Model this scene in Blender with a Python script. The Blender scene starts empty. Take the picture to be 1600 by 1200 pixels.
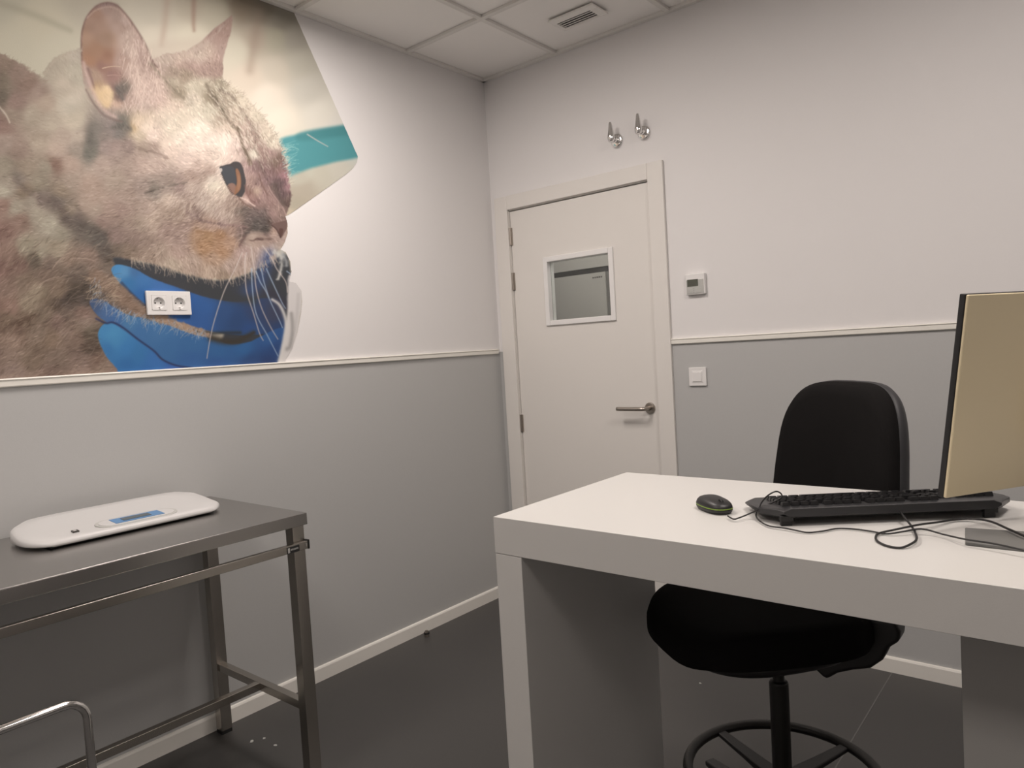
import bpy, bmesh, math, random
import numpy as np
from mathutils import Vector, Matrix, noise
C = bpy.context.scene
COL = C.collection
R_ = math.radians
# ================= camera, world, lamps, exposure =================
def setup_view():
    cx, cy, cz = 2.51774, -2.95632, 1.31747
    yaw, pitch, roll, F = -0.691487, -0.049946, -0.059430, 1126.558
    f = Vector((math.sin(yaw)*math.cos(pitch), math.cos(yaw)*math.cos(pitch), math.sin(pitch)))
    r = f.cross(Vector((0,0,1))).normalized(); u = r.cross(f)
    c, s = math.cos(roll), math.sin(roll)
    r2 = c*r+s*u; u2 = -s*r+c*u
    m = Matrix((r2, u2, -f)).transposed().to_4x4(); m.translation = (cx,cy,cz)
    cd = bpy.data.cameras.new('camera'); cd.sensor_width = 36; cd.lens = F/1600*36; cd.clip_start = .02
    co = bpy.data.objects.new('camera', cd); COL.objects.link(co); co.matrix_world = m; C.camera = co
setup_view()
w = bpy.data.worlds.new('world'); C.world = w; w.use_nodes = True
w.node_tree.nodes['Background'].inputs[0].default_value = (1.0,.93,.86,1); w.node_tree.nodes['Background'].inputs[1].default_value = .07
C.view_settings.view_transform = 'Standard'; C.view_settings.look = 'None'
C.view_settings.exposure = 0.0; C.view_settings.gamma = 1.0; C.view_settings.use_curve_mapping = False
ZC = 2.7238
LAMP = (1.0, .90, .84)
def lamp(name, x, y, z, power, sx=.56, sy=.56, col=LAMP):
    d = bpy.data.lights.new(name, 'AREA'); d.shape = 'RECTANGLE'; d.size = sx; d.size_y = sy; d.energy = power; d.color = col
    o = bpy.data.objects.new(name, d); COL.objects.link(o); o.location = (x,y,z); return o
LAMPS = [(0.776,-1.453,21.5), (2.576,-1.453,18), (0.776,-3.253,17), (2.576,-3.253,8)]
for i,(x,y,p) in enumerate(LAMPS): lamp('lamp_light', x, y, ZC-.03, p)
lamp('far_fill_light', .45, .35+.9, 2.6, 62)  # unseen light added to brighten the room beyond the door, no fixture modelled

# ================= helpers =================
def lin(c): return tuple(((v/255)/12.92 if v/255 <= .04045 else ((v/255+.055)/1.055)**2.4) for v in c)
def mat(name, col, rough=.5, metal=0.0, bump=0.0, bscale=300, var=0.0, vscale=6, coat=0.0, spec=.5, emit=0.0, detail=4, trans=0.0, sheen=0.0, stretch=None):
    m = bpy.data.materials.new(name); m.use_nodes = True; nt = m.node_tree; b = nt.nodes['Principled BSDF']
    b.inputs['Base Color'].default_value = (*col,1); b.inputs['Roughness'].default_value = rough; b.inputs['Metallic'].default_value = metal
    b.inputs['Coat Weight'].default_value = coat; b.inputs['Specular IOR Level'].default_value = spec
    b.inputs['Transmission Weight'].default_value = trans; b.inputs['Sheen Weight'].default_value = sheen
    if emit: b.inputs['Emission Color'].default_value = (*col,1); b.inputs['Emission Strength'].default_value = emit
    tc = nt.nodes.new('ShaderNodeTexCoord'); mp = nt.nodes.new('ShaderNodeMapping'); nt.links.new(tc.outputs['Object'], mp.inputs[0])
    if stretch: mp.inputs['Scale'].default_value = stretch
    if var:
        n = nt.nodes.new('ShaderNodeTexNoise'); n.inputs['Scale'].default_value = vscale; n.inputs['Detail'].default_value = detail
        r = nt.nodes.new('ShaderNodeMapRange'); r.inputs['To Min'].default_value = 1-var; r.inputs['To Max'].default_value = 1+var
        x = nt.nodes.new('ShaderNodeVectorMath'); x.operation = 'SCALE'; x.inputs[0].default_value = col
        nt.links.new(mp.outputs[0], n.inputs[0]); nt.links.new(n.outputs[0], r.inputs[0]); nt.links.new(r.outputs[0], x.inputs['Scale']); nt.links.new(x.outputs[0], b.inputs['Base Color'])
    if bump:
        n = nt.nodes.new('ShaderNodeTexNoise'); n.inputs['Scale'].default_value = bscale; n.inputs['Detail'].default_value = 3
        k = nt.nodes.new('ShaderNodeBump'); k.inputs['Strength'].default_value = bump; k.inputs['Distance'].default_value = .001
        nt.links.new(mp.outputs[0], n.inputs[0]); nt.links.new(n.outputs[0], k.inputs['Height']); nt.links.new(k.outputs[0], b.inputs['Normal'])
    return m
M = {}
M['wall'] = mat('wall_paint', (.77,.755,.75), .7, bump=.25, bscale=420, spec=.3)
M['vinyl'] = mat('grey_wall_vinyl', (.485,.487,.482), .5, bump=.15, bscale=260, var=.02, vscale=160, spec=.35)
M['trim'] = mat('cream_trim', (.82,.80,.74), .4, spec=.4)
M['base'] = mat('baseboard_white', (.84,.82,.77), .45)
M['door'] = mat('door_lacquer', (.75,.725,.69), .4, bump=.08, bscale=200, spec=.4)
M['ceil'] = mat('ceiling_tile', (.90,.88,.855), .9, bump=.35, bscale=240, spec=.1)
M['grid'] = mat('ceiling_rail', (.74,.72,.69), .6)
M['floor'] = mat('floor_vinyl', (.064,.062,.060), .42, bump=.2, bscale=500, var=.12, vscale=220, spec=.4)
M['seam'] = mat('floor_weld', (.12,.118,.115), .4)
M['steel'] = mat('brushed_steel', (.50,.47,.43), .26, 1.0, bump=.06, bscale=90, stretch=(1,14,1))
M['steel_top'] = mat('steel_top', (.44,.425,.41), .27, 1.0, bump=.05, bscale=90, stretch=(1,14,1))
M['chrome'] = mat('chrome', (.75,.74,.73), .1, 1.0)
M['nickel'] = mat('satin_nickel', (.42,.38,.34), .3, 1.0)
M['blackrub'] = mat('black_rubber', (.012,.012,.012), .6)
M['blackp'] = mat('black_plastic', (.014,.0135,.014), .42, bump=.1, bscale=700)
M['fabric'] = mat('black_fabric', (.0075,.0068,.0068), .95, bump=.5, bscale=900, spec=.15)
M['shell'] = mat('dark_shell_plastic', (.030,.030,.033), .55)
M['metalblack'] = mat('black_lacquered_steel', (.012,.011,.010), .4)
M['white'] = mat('white_plastic', (.80,.79,.78), .35)
M['scalew'] = mat('scale_plastic', (.58,.575,.57), .38, bump=.03, bscale=200)
M['greyp'] = mat('grey_plastic', (.48,.48,.46), .4)
M['darkslot'] = mat('dark_gap', (.02,.02,.02), .8)
M['lcd'] = mat('lcd', (.10,.105,.085), .2)
M['lcd2'] = mat('lcd_scale', (.07,.095,.11), .2)
M['bluelabel'] = mat('blue_label', (.10,.24,.46), .35)
M['desk'] = mat('white_melamine', (.64,.632,.61), .36, bump=.12, bscale=420, spec=.35)
M['pedg'] = mat('grey_melamine', (.34,.335,.32), .4)
M['monback'] = mat('champagne_plastic', (.72,.62,.42), .42)
M['screen'] = mat('black_screen', (.01,.01,.011), .12)
M['key'] = mat('key_black', (.013,.013,.014), .38)
M['kbody'] = mat('keyboard_black', (.022,.022,.024), .34, bump=.1, bscale=600)
M['green'] = mat('green_stripe', (.20,.33,.03), .4)
M['basegrey'] = mat('grey_stand', (.16,.16,.155), .5)
M['cable'] = mat('black_cable', (.016,.015,.015), .5)
M['red'] = mat('red_dot', (.35,.03,.02), .4)
M['vent'] = mat('vent_white', (.82,.80,.77), .5)
M['diff'] = mat('lamp_diffuser', (1,.93,.86), .5, emit=2.0)
M['fargrey'] = mat('far_grey', (.50,.49,.47), .6)
M['appl'] = mat('appliance_grey', (.46,.455,.44), .4)
M['text'] = mat('dark_print', (.06,.055,.05), .5)
def glassmat():
    m = bpy.data.materials.new('clear_glass'); m.use_nodes = True; nt = m.node_tree; nt.nodes.clear()
    o = nt.nodes.new('ShaderNodeOutputMaterial'); mx = nt.nodes.new('ShaderNodeMixShader'); t = nt.nodes.new('ShaderNodeBsdfTransparent'); g = nt.nodes.new('ShaderNodeBsdfGlossy'); f = nt.nodes.new('ShaderNodeFresnel')
    t.inputs[0].default_value = (.9,.93,.92,1); g.inputs['Roughness'].default_value = .02; f.inputs[0].default_value = 1.45
    nt.links.new(f.outputs[0], mx.inputs[0]); nt.links.new(t.outputs[0], mx.inputs[1]); nt.links.new(g.outputs[0], mx.inputs[2]); nt.links.new(mx.outputs[0], o.inputs[0]); return m
M['glass'] = glassmat()

def obj(name, bm, m, parent=None, smooth=False, bevel=0, seg=2, loc=None):
    me = bpy.data.meshes.new(name); bmesh.ops.recalc_face_normals(bm, faces=bm.faces); bm.to_mesh(me); bm.free()
    if m: me.materials.append(M[m] if isinstance(m,str) else m)
    if smooth:
        for p in me.polygons: p.use_smooth = True
    o = bpy.data.objects.new(name, me); COL.objects.link(o)
    if parent: o.parent = parent
    if loc is not None: o.location = loc
    if bevel:
        b = o.modifiers.new('bevel','BEVEL'); b.width = bevel; b.segments = seg; b.limit_method = 'ANGLE'; b.angle_limit = R_(40)
        if not smooth:
            for p in me.polygons: p.use_smooth = True
            wn = o.modifiers.new('wn','WEIGHTED_NORMAL'); wn.keep_sharp = True
    return o
def thing(name, label, cat, loc=(0,0,0), rotz=0.0, group=None):
    o = bpy.data.objects.new(name, None); COL.objects.link(o); o.empty_display_size = .1
    o.location = loc; o.rotation_euler = (0,0,rotz); o['label'] = label; o['category'] = cat
    if group: o['group'] = group
    return o
def tag(o, label, cat, group=None):
    o['label'] = label; o['category'] = cat
    if group: o['group'] = group
    return o
def struct(o): o['kind'] = 'structure'; return o
def box(bm, x0,x1,y0,y1,z0,z1, mtx=None):
    v = [bm.verts.new((x,y,z)) for x in (x0,x1) for y in (y0,y1) for z in (z0,z1)]
    for f in ((0,1,3,2),(4,6,7,5),(0,4,5,1),(2,3,7,6),(0,2,6,4),(1,5,7,3)): bm.faces.new([v[i] for i in f])
    if mtx: bmesh.ops.transform(bm, matrix=mtx, verts=v)
    return v
def B(*a, **k): bm = bmesh.new(); box(bm,*a,**k); return bm
def prism(bm, pts, a0, a1, axis='z', bevelfn=None):
    def P(p, t): return {'z':(p[0],p[1],t),'y':(p[0],t,p[1]),'x':(t,p[0],p[1])}[axis]
    lo = [bm.verts.new(P(p,a0)) for p in pts]; hi = [bm.verts.new(P(p,a1)) for p in pts]; n = len(pts)
    bm.faces.new(lo[::-1]); bm.faces.new(hi)
    for i in range(n): bm.faces.new((lo[i],lo[(i+1)%n],hi[(i+1)%n],hi[i]))
    return lo+hi
def lathe(bm, prof, n=32, mtx=None):
    rings = []; vs = []
    for r,z in prof:
        if r < 1e-6: q = [bm.verts.new((0,0,z))]
        else: q = [bm.verts.new((r*math.cos(2*math.pi*k/n), r*math.sin(2*math.pi*k/n), z)) for k in range(n)]
        rings.append(q); vs += q
    for a,b in zip(rings, rings[1:]):
        if len(a)==1 and len(b)==1: continue
        for k in range(n):
            if len(a)==1: bm.faces.new((a[0],b[k],b[(k+1)%n]))
            elif len(b)==1: bm.faces.new((a[k],a[(k+1)%n],b[0]))
            else: bm.faces.new((a[k],a[(k+1)%n],b[(k+1)%n],b[k]))
    for q in (rings[0], rings[-1]):
        if len(q)>1: bm.faces.new(q)
    if mtx: bmesh.ops.transform(bm, matrix=mtx, verts=vs)
    return vs
def catmull(P, n=8, closed=False):
    P = [Vector(p) for p in P]; m = len(P); out = []
    for k in range(m if closed else m-1):
        if closed: a,b,c,d = P[k-1],P[k],P[(k+1)%m],P[(k+2)%m]
        else: a,b,c,d = P[max(k-1,0)],P[k],P[k+1],P[min(k+2,m-1)]
        for i in range(n):
            t = i/n; out.append(.5*((2*b)+(c-a)*t+(2*a-5*b+4*c-d)*t*t+(3*b-a-3*c+d)*t**3))
    if not closed: out.append(P[-1])
    return out
def tube(bm, P, r, n=10, closed=False, caps=True):
    P = [Vector(p) for p in P]; m = len(P); rings = []; up = None
    for k in range(m):
        t = (P[(k+1)%m]-P[k-1]) if closed else (P[min(k+1,m-1)]-P[max(k-1,0)])
        t.normalize()
        if up is None: up = t.orthogonal().normalized()
        up = (up-t*up.dot(t)).normalized(); s = t.cross(up); rr = r[k] if isinstance(r,(list,tuple)) else r
        rings.append([bm.verts.new(P[k]+up*rr*math.cos(2*math.pi*i/n)+s*rr*math.sin(2*math.pi*i/n)) for i in range(n)])
    rng = range(m) if closed else range(m-1)
    for k in rng:
        a,b = rings[k],rings[(k+1)%m]
        off = 0
        if closed and k == m-1:
            off = min(range(n), key=lambda o:(a[0].co-b[o].co).length)
        for i in range(n): bm.faces.new((a[i],a[(i+1)%n],b[(i+1+off)%n],b[(i+off)%n]))
    if caps and not closed: bm.faces.new(rings[0][::-1]); bm.faces.new(rings[-1])
def T(*P, r=.01, n=10, closed=False): bm = bmesh.new(); tube(bm, P, r, n, closed); return bm
def rrect(w, h, r, n=5):
    out = []
    for cx,cy,a0 in ((w/2-r,h/2-r,0),(-w/2+r,h/2-r,90),(-w/2+r,-h/2+r,180),(w/2-r,-h/2+r,270)):
        for k in range(n+1): a = R_(a0+90*k/n); out.append((cx+r*math.cos(a), cy+r*math.sin(a)))
    return out
def frame_z(pos, d):   # matrix whose local z points along d
    d = Vector(d).normalized(); q = d.to_track_quat('Z','Y'); return Matrix.Translation(pos) @ q.to_matrix().to_4x4()

# layout numbers (metres, degrees)
TX, TYA, TZ = .775, -2.384, .606
SEATZ, BKF, BKZ, BW = .62, -.215, .945, .244
RINGR, RINGZ, RSP, STARA = .232, .210, 65, 150
MPH, MTL, MHEI, MB0 = 57, 9, .352, (2.2983,-1.53,1.0119)
KBX, KBY, KBA = 2.0475, -1.5990, 35.6
MSX, MSY, MSA = 1.874, -1.533, -38
CABM = [(1.9265,-1.5896,.956),(1.9465,-1.6092,.956),(1.954,-1.5987,.957),(1.9634,-1.5728,.96),(1.9837,-1.5775,.972),(1.9891,-1.5701,.985),(2.0022,-1.5695,1.0),(2.0113,-1.5522,1.005),(2.018,-1.5433,1.0),(2.0198,-1.5457,.993),(2.0089,-1.5551,.985),
        (1.9898,-1.5624,.975),(1.977,-1.5637,.965),(1.9799,-1.577,.957),(1.9999,-1.6027,.954),(2.0235,-1.6236,.954),(2.0512,-1.6279,.9545),(2.0763,-1.6337,.954),(2.0958,-1.6347,.953),(2.1155,-1.615,.953),(2.1325,-1.5863,.953),
        (2.158,-1.5768,.953),(2.1873,-1.5793,.953),(2.2149,-1.5869,.9535),(2.2377,-1.5749,.9570),(2.2637,-1.554,.9600),(2.2992,-1.5648,.957),(2.3363,-1.5993,.9615),(2.3724,-1.6102,.9625),(2.4151,-1.6261,.961),(2.50,-1.66,.9545),(2.75,-1.66,.9525)]

# ---- the printed wall mural, painted as colours in its own flat art space (units: about 2 mm) ----
AX0, AY0, AX1, AY1, AS = -70, -40, 575, 625, 1.25
def paint_mural():
    W, H = int((AX1-AX0)*AS), int((AY1-AY0)*AS)
    rng = np.random.default_rng(7)
    xs = AX0+(np.arange(W)+.5)/AS; ys = AY0+(np.arange(H)+.5)/AS
    X, Y = np.meshgrid(xs, ys)
    def smooth_noise(cell, seed):
        r = np.random.default_rng(seed); gw, gh = int((AX1-AX0)/cell)+3, int((AY1-AY0)/cell)+3
        g = r.standard_normal((gh, gw))
        fx = (X-AX0)/cell; fy = (Y-AY0)/cell; i = fx.astype(int); j = fy.astype(int); a = fx-i; b = fy-j
        a = a*a*(3-2*a); b = b*b*(3-2*b)
        return (g[j,i]*(1-a)+g[j,i+1]*a)*(1-b)+(g[j+1,i]*(1-a)+g[j+1,i+1]*a)*b
    jitter = smooth_noise(3.0, 1)*.6+smooth_noise(7, 2)*.8
    def curve(pts, closed=True, n=6):
        P = np.array(pts, float); m = len(P); out = []
        for k in range(m if closed else m-1):
            if closed: p0,p1,p2,p3 = P[k-1],P[k],P[(k+1)%m],P[(k+2)%m]
            else: p0,p1,p2,p3 = P[max(k-1,0)],P[k],P[k+1],P[min(k+2,m-1)]
            for t in np.arange(n)/n:
                out.append(.5*((2*p1)+(-p0+p2)*t+(2*p0-5*p1+4*p2-p3)*t*t+(-p0+3*p1-3*p2+p3)*t**3))
        if not closed: out.append(P[-1])
        return np.array(out)
    def box(P, pad):
        x0 = max(int((P[:,0].min()-pad-AX0)*AS),0); x1 = min(int((P[:,0].max()+pad-AX0)*AS)+1,W)
        y0 = max(int((P[:,1].min()-pad-AY0)*AS),0); y1 = min(int((P[:,1].max()+pad-AY0)*AS)+1,H)
        return slice(y0,y1), slice(x0,x1)
    def segdist(P, sl, closed):
        x = X[sl]; y = Y[sl]; d = np.full(x.shape, 1e9); t_at = np.zeros(x.shape); inside = np.zeros(x.shape, bool); n = len(P)
        for k in range(n if closed else n-1):
            a = P[k]; b = P[(k+1)%n]; e = b-a; L = e@e+1e-12
            t = np.clip(((x-a[0])*e[0]+(y-a[1])*e[1])/L, 0, 1)
            q = (x-a[0]-t*e[0])**2+(y-a[1]-t*e[1])**2
            m = q < d; d = np.where(m, q, d); t_at = np.where(m, (k+t)/max(n-1,1), t_at)
            if closed and a[1] != b[1]:
                c = ((a[1] > y) != (b[1] > y)) & (x < (b[0]-a[0])*(y-a[1])/(b[1]-a[1])+a[0]); inside ^= c
        return np.sqrt(d), t_at, inside
    def mask(pts, feather=1.0, rough=0.0, smooth=True):
        P = curve(pts) if smooth else np.array(pts, float)
        sl = box(P, feather*2+6); d, _, ins = segdist(P, sl, True)
        s = np.where(ins, d, -d)+jitter[sl]*rough
        m = np.zeros((H,W)); m[sl] = np.clip(s/(2*feather)+.5, 0, 1); m[sl] = m[sl]**2*(3-2*m[sl])
        return m
    img = np.zeros((H,W,3))
    def put(m, col, a=1.0):
        k = (m*a)[...,None]; img[:] = img*(1-k)+np.array(col, float)*k
    def stripe(pts, w0, w1, col, a=.7, soft=1.0, rough=0.0):
        P = curve(pts, False, 8); sl = box(P, max(w0,w1)*3+4)
        d, t, _ = segdist(P, sl, False); w = w0+(w1-w0)*t
        m = np.exp(-(np.maximum(d+jitter[sl]*rough,0)/np.maximum(w,.3))**(2*soft))*a
        img[sl] = img[sl]*(1-m[...,None])+np.array(col, float)*m[...,None]
    def field(ctrl, power=2.0, s=6.0):
        C = np.array(ctrl, float); st = 5
        gx = xs[::st]; gy = ys[::st]; GX, GY = np.meshgrid(gx, gy)
        w = 1/((GX[...,None]-C[:,0])**2+(GY[...,None]-C[:,1])**2+s*s)**power
        v = (w@C[:,2:])/w.sum(-1)[...,None]
        fx = np.clip((np.arange(W))/st,0,len(gx)-1.001); fy = np.clip(np.arange(H)/st,0,len(gy)-1.001)
        i = fx.astype(int); j = fy.astype(int); a = (fx-i)[None,:,None]; b = (fy-j)[:,None,None]
        v00 = v[j][:,i]; v01 = v[j][:,i+1]; v10 = v[j+1][:,i]; v11 = v[j+1][:,i+1]
        return (v00*(1-a)+v01*a)*(1-b)+(v10*(1-a)+v11*a)*b
    # background of the print
    img[:] = field([(-60,-30,165,155,140),(0,0,172,162,145),(60,40,184,172,152),(90,80,184,173,154),(30,70,182,171,152),(140,0,170,158,142),(240,20,180,168,152),(240,60,196,182,165),
        (300,60,200,187,168),(300,10,176,162,145),(335,20,180,168,150),(380,8,138,122,106),(410,15,130,118,105),(440,30,140,130,118),(370,80,192,180,162),(400,60,170,153,137),(390,120,198,180,163),
        (430,60,168,158,140),(460,60,160,150,138),(430,110,190,176,160),(470,100,178,168,154),(420,150,212,196,180),(480,140,188,178,166),(440,190,217,202,185),(500,180,208,197,184),
        (530,200,205,195,185),(450,215,208,196,180),(540,235,190,188,180),(470,290,172,158,142),(460,320,168,155,138),(500,270,186,176,160),(530,262,192,182,168),(455,335,190,172,150),(-60,100,180,168,150)])
    stripe([(262,-20),(258,30),(252,70)], 7, 5, (165,140,125), .5)
    stripe([(303,-20),(302,30),(303,48)], 5, 3, (150,120,105), .6)
    stripe([(404,15),(398,60),(390,110)], 9, 8, (150,130,115), .5)
    stripe([(-60,-10),(30,15),(110,48)], 9, 5, (150,140,122), .5)
    put(mask([(432,224),(470,209),(540,196),(575,190),(575,238),(520,254),(490,262),(462,272),(440,276)], 4, 0), (80,138,142))
    put(mask([(470,207),(540,195),(575,190),(575,206),(540,212),(470,220)], 5, 0), (68,122,125), .8)
    put(mask([(432,276),(460,273),(490,264),(480,285),(445,290)], 6, 0), (190,184,168), .5)
    # cat silhouette
    cat = mask([(-90,40),(-40,62),(0,84),(28,98),(52,114),(66,122),(70,108),(84,92),(104,82),(128,77),(140,92),(200,100),(238,92),(262,84),(292,80),(318,74),(336,80),(348,100),(347,118),(353,129),(371,141),(387,156),
        (402,171),(415,187),(427,205),(437,224),(444,243),(450,262),(453,288),(454,312),(450,328),(447,338),(448,350),(448,364),(446,376),(440,384),(432,394),(427,404),(412,412),(392,424),(370,432),(350,437),
        (330,438),(308,434),(288,429),(268,423),(246,416),(226,410),(204,408),(184,405),(190,425),(230,440),(300,460),(330,520),(320,600),(300,640),(-90,640)], 1.6, 1.4)
    far_ear = mask([(290,82),(312,66),(330,49),(346,36),(358,27),(362,24),(363,32),(360,52),(353,75),(348,95),(346,120),(320,126),(295,110)], 1.6, .3)
    ear = mask([(128,110),(126,70),(127,50),(133,30),(143,15),(156,6),(170,4),(184,9),(198,24),(212,44),(224,66),(235,90),(262,125),(280,160),(250,190),(215,182),(190,190),(172,184),(150,165),(134,140)], .9, .2)
    ear_soft = mask([(134,110),(150,80),(200,90),(235,105),(258,135),(262,160),(235,172),(205,172),(178,172),(160,165),(142,140)], 11, 1)
    top_blur = mask([(230,70),(300,60),(330,66),(330,90),(280,98),(240,98)], 10)
    cols = field([(-60,110,120,105,90),(0,95,132,112,98),(0,130,112,98,84),(30,115,132,110,98),(45,130,128,104,92),(60,145,146,124,112),(0,150,98,86,74),(25,160,132,108,98),(5,195,130,104,94),(20,180,140,122,108),
        (75,115,160,146,130),(95,95,164,150,134),(118,84,166,152,138),(120,110,160,148,132),(95,140,172,156,140),(105,165,180,166,150),(70,160,160,140,124),(50,180,156,140,124),(80,190,162,146,130),(115,190,184,168,150),(120,215,168,150,136),(100,215,166,146,132),
        (5,225,150,130,118),(30,235,146,124,112),(60,225,160,142,126),(90,235,168,146,132),(120,235,150,134,122),(5,260,148,134,118),(40,262,148,130,114),(75,262,150,136,120),(85,258,128,100,88),(110,255,166,142,128),
        (15,285,140,126,112),(5,300,158,146,130),(28,280,122,108,98),(60,285,138,124,108),(40,298,124,106,90),(65,312,118,102,94),(95,300,136,118,102),(90,315,112,98,90),(50,315,146,132,118),(25,325,160,146,130),(60,335,160,146,130),(80,350,160,148,132),
        (5,320,142,114,102),(30,345,138,112,100),(10,360,128,100,90),(110,330,124,108,94),(105,345,106,92,84),(125,355,100,88,80),(120,340,114,98,90),(145,362,92,82,74),(155,375,84,76,70),(165,392,92,80,72),(95,362,148,136,120),
        (110,285,160,140,126),(140,290,162,138,124),(135,320,160,138,124),(145,310,166,142,128),(160,345,142,118,108),(170,330,150,126,114),(150,330,156,136,122),
        (40,385,152,138,120),(65,395,160,146,128),(90,390,152,136,118),(15,395,134,108,96),(0,420,132,104,94),(30,415,124,98,88),(55,405,110,96,84),(75,410,112,94,84),(110,405,140,118,104),(140,400,132,110,98),
        (40,440,126,106,92),(10,450,132,108,96),(70,430,118,98,86),(90,450,122,102,88),(120,425,110,94,84),(60,455,142,124,106),(45,475,146,128,110),(95,460,126,106,90),(85,475,110,92,78),(110,465,88,76,66),(125,455,84,72,62),(135,465,76,66,62),(105,470,86,72,66),
        (15,480,134,106,94),(10,500,112,92,78),(40,500,114,94,80),(70,490,120,102,88),(100,490,112,94,84),(130,490,120,96,86),(25,515,108,86,74),(60,520,132,112,98),(90,500,132,108,98),(130,505,128,108,96),(140,520,98,84,72),(105,520,132,110,98),
        (20,530,140,116,102),(80,530,130,108,92),(120,530,124,102,90),(140,545,92,76,66),(10,560,132,110,98),(50,560,120,100,86),(90,560,124,104,92),(130,560,128,106,96),(150,565,124,100,88),(20,585,138,116,106),(80,585,120,98,88),(130,580,146,122,110),(170,590,130,106,96),(160,575,140,118,104),
        (150,208,116,106,98),(145,222,106,98,90),(140,238,110,104,94),(160,215,124,110,102),(192,196,104,98,90),(178,200,140,124,118),(185,205,118,108,102),(165,228,152,132,124),(180,232,148,126,118),(198,200,112,100,92),
        (215,195,205,180,158),(208,200,190,162,130),(225,200,206,184,166),(218,212,176,156,136),(238,212,206,182,168),(200,228,134,114,106),(185,240,146,126,116),(225,228,152,132,118),(240,232,150,128,116),
        (160,255,164,142,130),(200,260,164,142,130),(180,280,162,142,128),(220,255,172,148,136),(245,255,182,158,146),(240,240,172,150,138),(260,225,204,182,166),(270,200,206,188,170),(285,180,200,182,164),(265,235,200,176,162),(280,215,208,190,174),(310,200,214,196,180),
        (300,225,212,190,176),(330,225,214,194,180),(355,215,212,190,176),(375,225,212,188,176),(320,240,210,186,172),(340,250,206,184,170),(365,250,196,172,160),(290,250,196,172,160),(310,262,176,152,140),(330,268,160,136,124),(345,270,196,176,164),
        (225,295,150,130,120),(260,290,140,122,112),(240,298,134,120,110),(265,288,136,118,108),(300,278,158,134,122),(320,275,152,130,118),(280,290,146,124,116),(300,290,176,154,142),(335,290,206,190,172),(330,280,202,184,170),(345,300,200,180,164),
        (200,310,154,132,120),(230,325,158,136,124),(265,312,178,156,142),(255,330,160,138,124),(295,325,154,132,120),(320,315,178,158,146),(305,335,128,106,98),(280,335,150,128,114),(340,330,176,154,142),(330,320,184,164,150),(360,325,150,128,116),(360,342,168,146,134),(350,350,166,142,132),
        (240,350,160,138,124),(220,350,152,132,118),(260,360,146,122,112),(290,355,144,120,110),(280,375,150,126,116),(210,370,138,116,106),(180,370,128,106,98),(230,375,148,126,114),(200,345,146,124,112),(190,330,142,118,108),
        (310,365,150,118,94),(325,370,154,120,92),(345,368,156,120,94),(320,385,160,124,96),(345,392,160,124,98),(360,380,158,126,106),(335,405,166,136,116),(330,352,160,132,118),(360,360,154,126,112),(315,350,146,120,106),
        (280,395,166,140,128),(250,395,158,136,122),(300,410,170,146,132),(270,415,166,146,130),(230,402,150,128,114),(200,398,132,112,98),(180,395,112,96,84),(330,425,166,142,126),(360,418,170,146,134),(390,410,172,148,136),(350,430,150,128,112),(410,402,172,148,138),
        (380,395,162,136,128),(400,390,170,146,136),(420,392,172,148,138),(430,385,180,158,146),(395,372,170,150,138),(380,368,110,92,84),(405,378,150,126,118),(415,372,120,98,92),(438,370,170,146,136),(428,362,176,148,134),(425,375,164,138,128),
        (240,110,172,148,138),(260,100,156,134,122),(280,95,152,126,114),(300,100,148,122,112),(320,110,150,124,114),(340,112,146,120,110),(270,112,142,122,108),(290,120,132,114,98),(310,90,166,142,130),(335,60,158,130,120),(345,50,150,122,112),(330,80,166,138,126),(345,80,158,132,122),
        (270,130,158,142,124),(300,135,170,156,138),(320,132,164,150,132),(345,130,150,136,118),(280,145,140,124,106),(330,150,130,116,98),(300,155,176,160,144),(275,165,188,166,150),(360,145,176,160,142),(350,160,150,134,118),(375,160,178,162,144),(330,175,186,172,154),(310,170,196,180,162),
        (345,185,160,142,126),(365,180,170,150,134),(385,180,176,158,142),(400,180,190,174,156),(360,200,190,168,152),(380,205,168,144,132),(400,205,180,160,146),(415,210,196,178,160),(425,225,200,184,166),(378,235,176,152,142),(395,225,170,146,134),(398,240,206,192,176),(408,235,160,134,124),
        (412,245,140,116,108),(420,240,150,122,116),(395,262,118,92,90),(405,262,118,94,90),(385,262,150,124,118),(420,262,112,86,84),(430,255,110,90,80),(440,262,120,92,88),(445,275,150,112,114),(440,285,100,80,80),(432,290,96,78,76),(450,290,138,104,106),(440,305,98,78,78),(447,315,104,84,78),
        (400,285,122,98,94),(410,290,132,106,100),(418,285,120,94,94),(395,285,160,132,122),(402,298,172,146,130),(390,275,158,130,122),(412,305,144,116,110),(420,300,130,104,98),(425,315,138,110,104),(432,325,140,114,106),(440,335,128,104,96),
        (392,305,128,98,90),(385,312,184,154,144),(398,315,126,96,92),(405,320,130,104,98),(375,318,120,98,88),(385,328,98,84,78),(375,330,104,90,82),(398,332,104,88,84),(410,335,104,88,84),(412,345,84,74,70),(400,345,86,76,72),(390,345,98,84,80),(420,345,100,84,78),(425,335,142,114,108),(430,345,118,94,88),
        (385,355,92,78,72),(400,355,76,68,64),(415,357,72,64,60),(372,345,140,118,108),(378,362,120,98,92)], 2.2, 5)
    put(cat, (0,0,0), 0); k = cat[...,None]; img[:] = img*(1-k)+cols*k
    k = (far_ear*.95)[...,None]; img[:] = img*(1-k)+cols*k
    k = (top_blur*.55)[...,None]; img[:] = img*(1-k)+np.array((178,160,145.))*k
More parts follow.
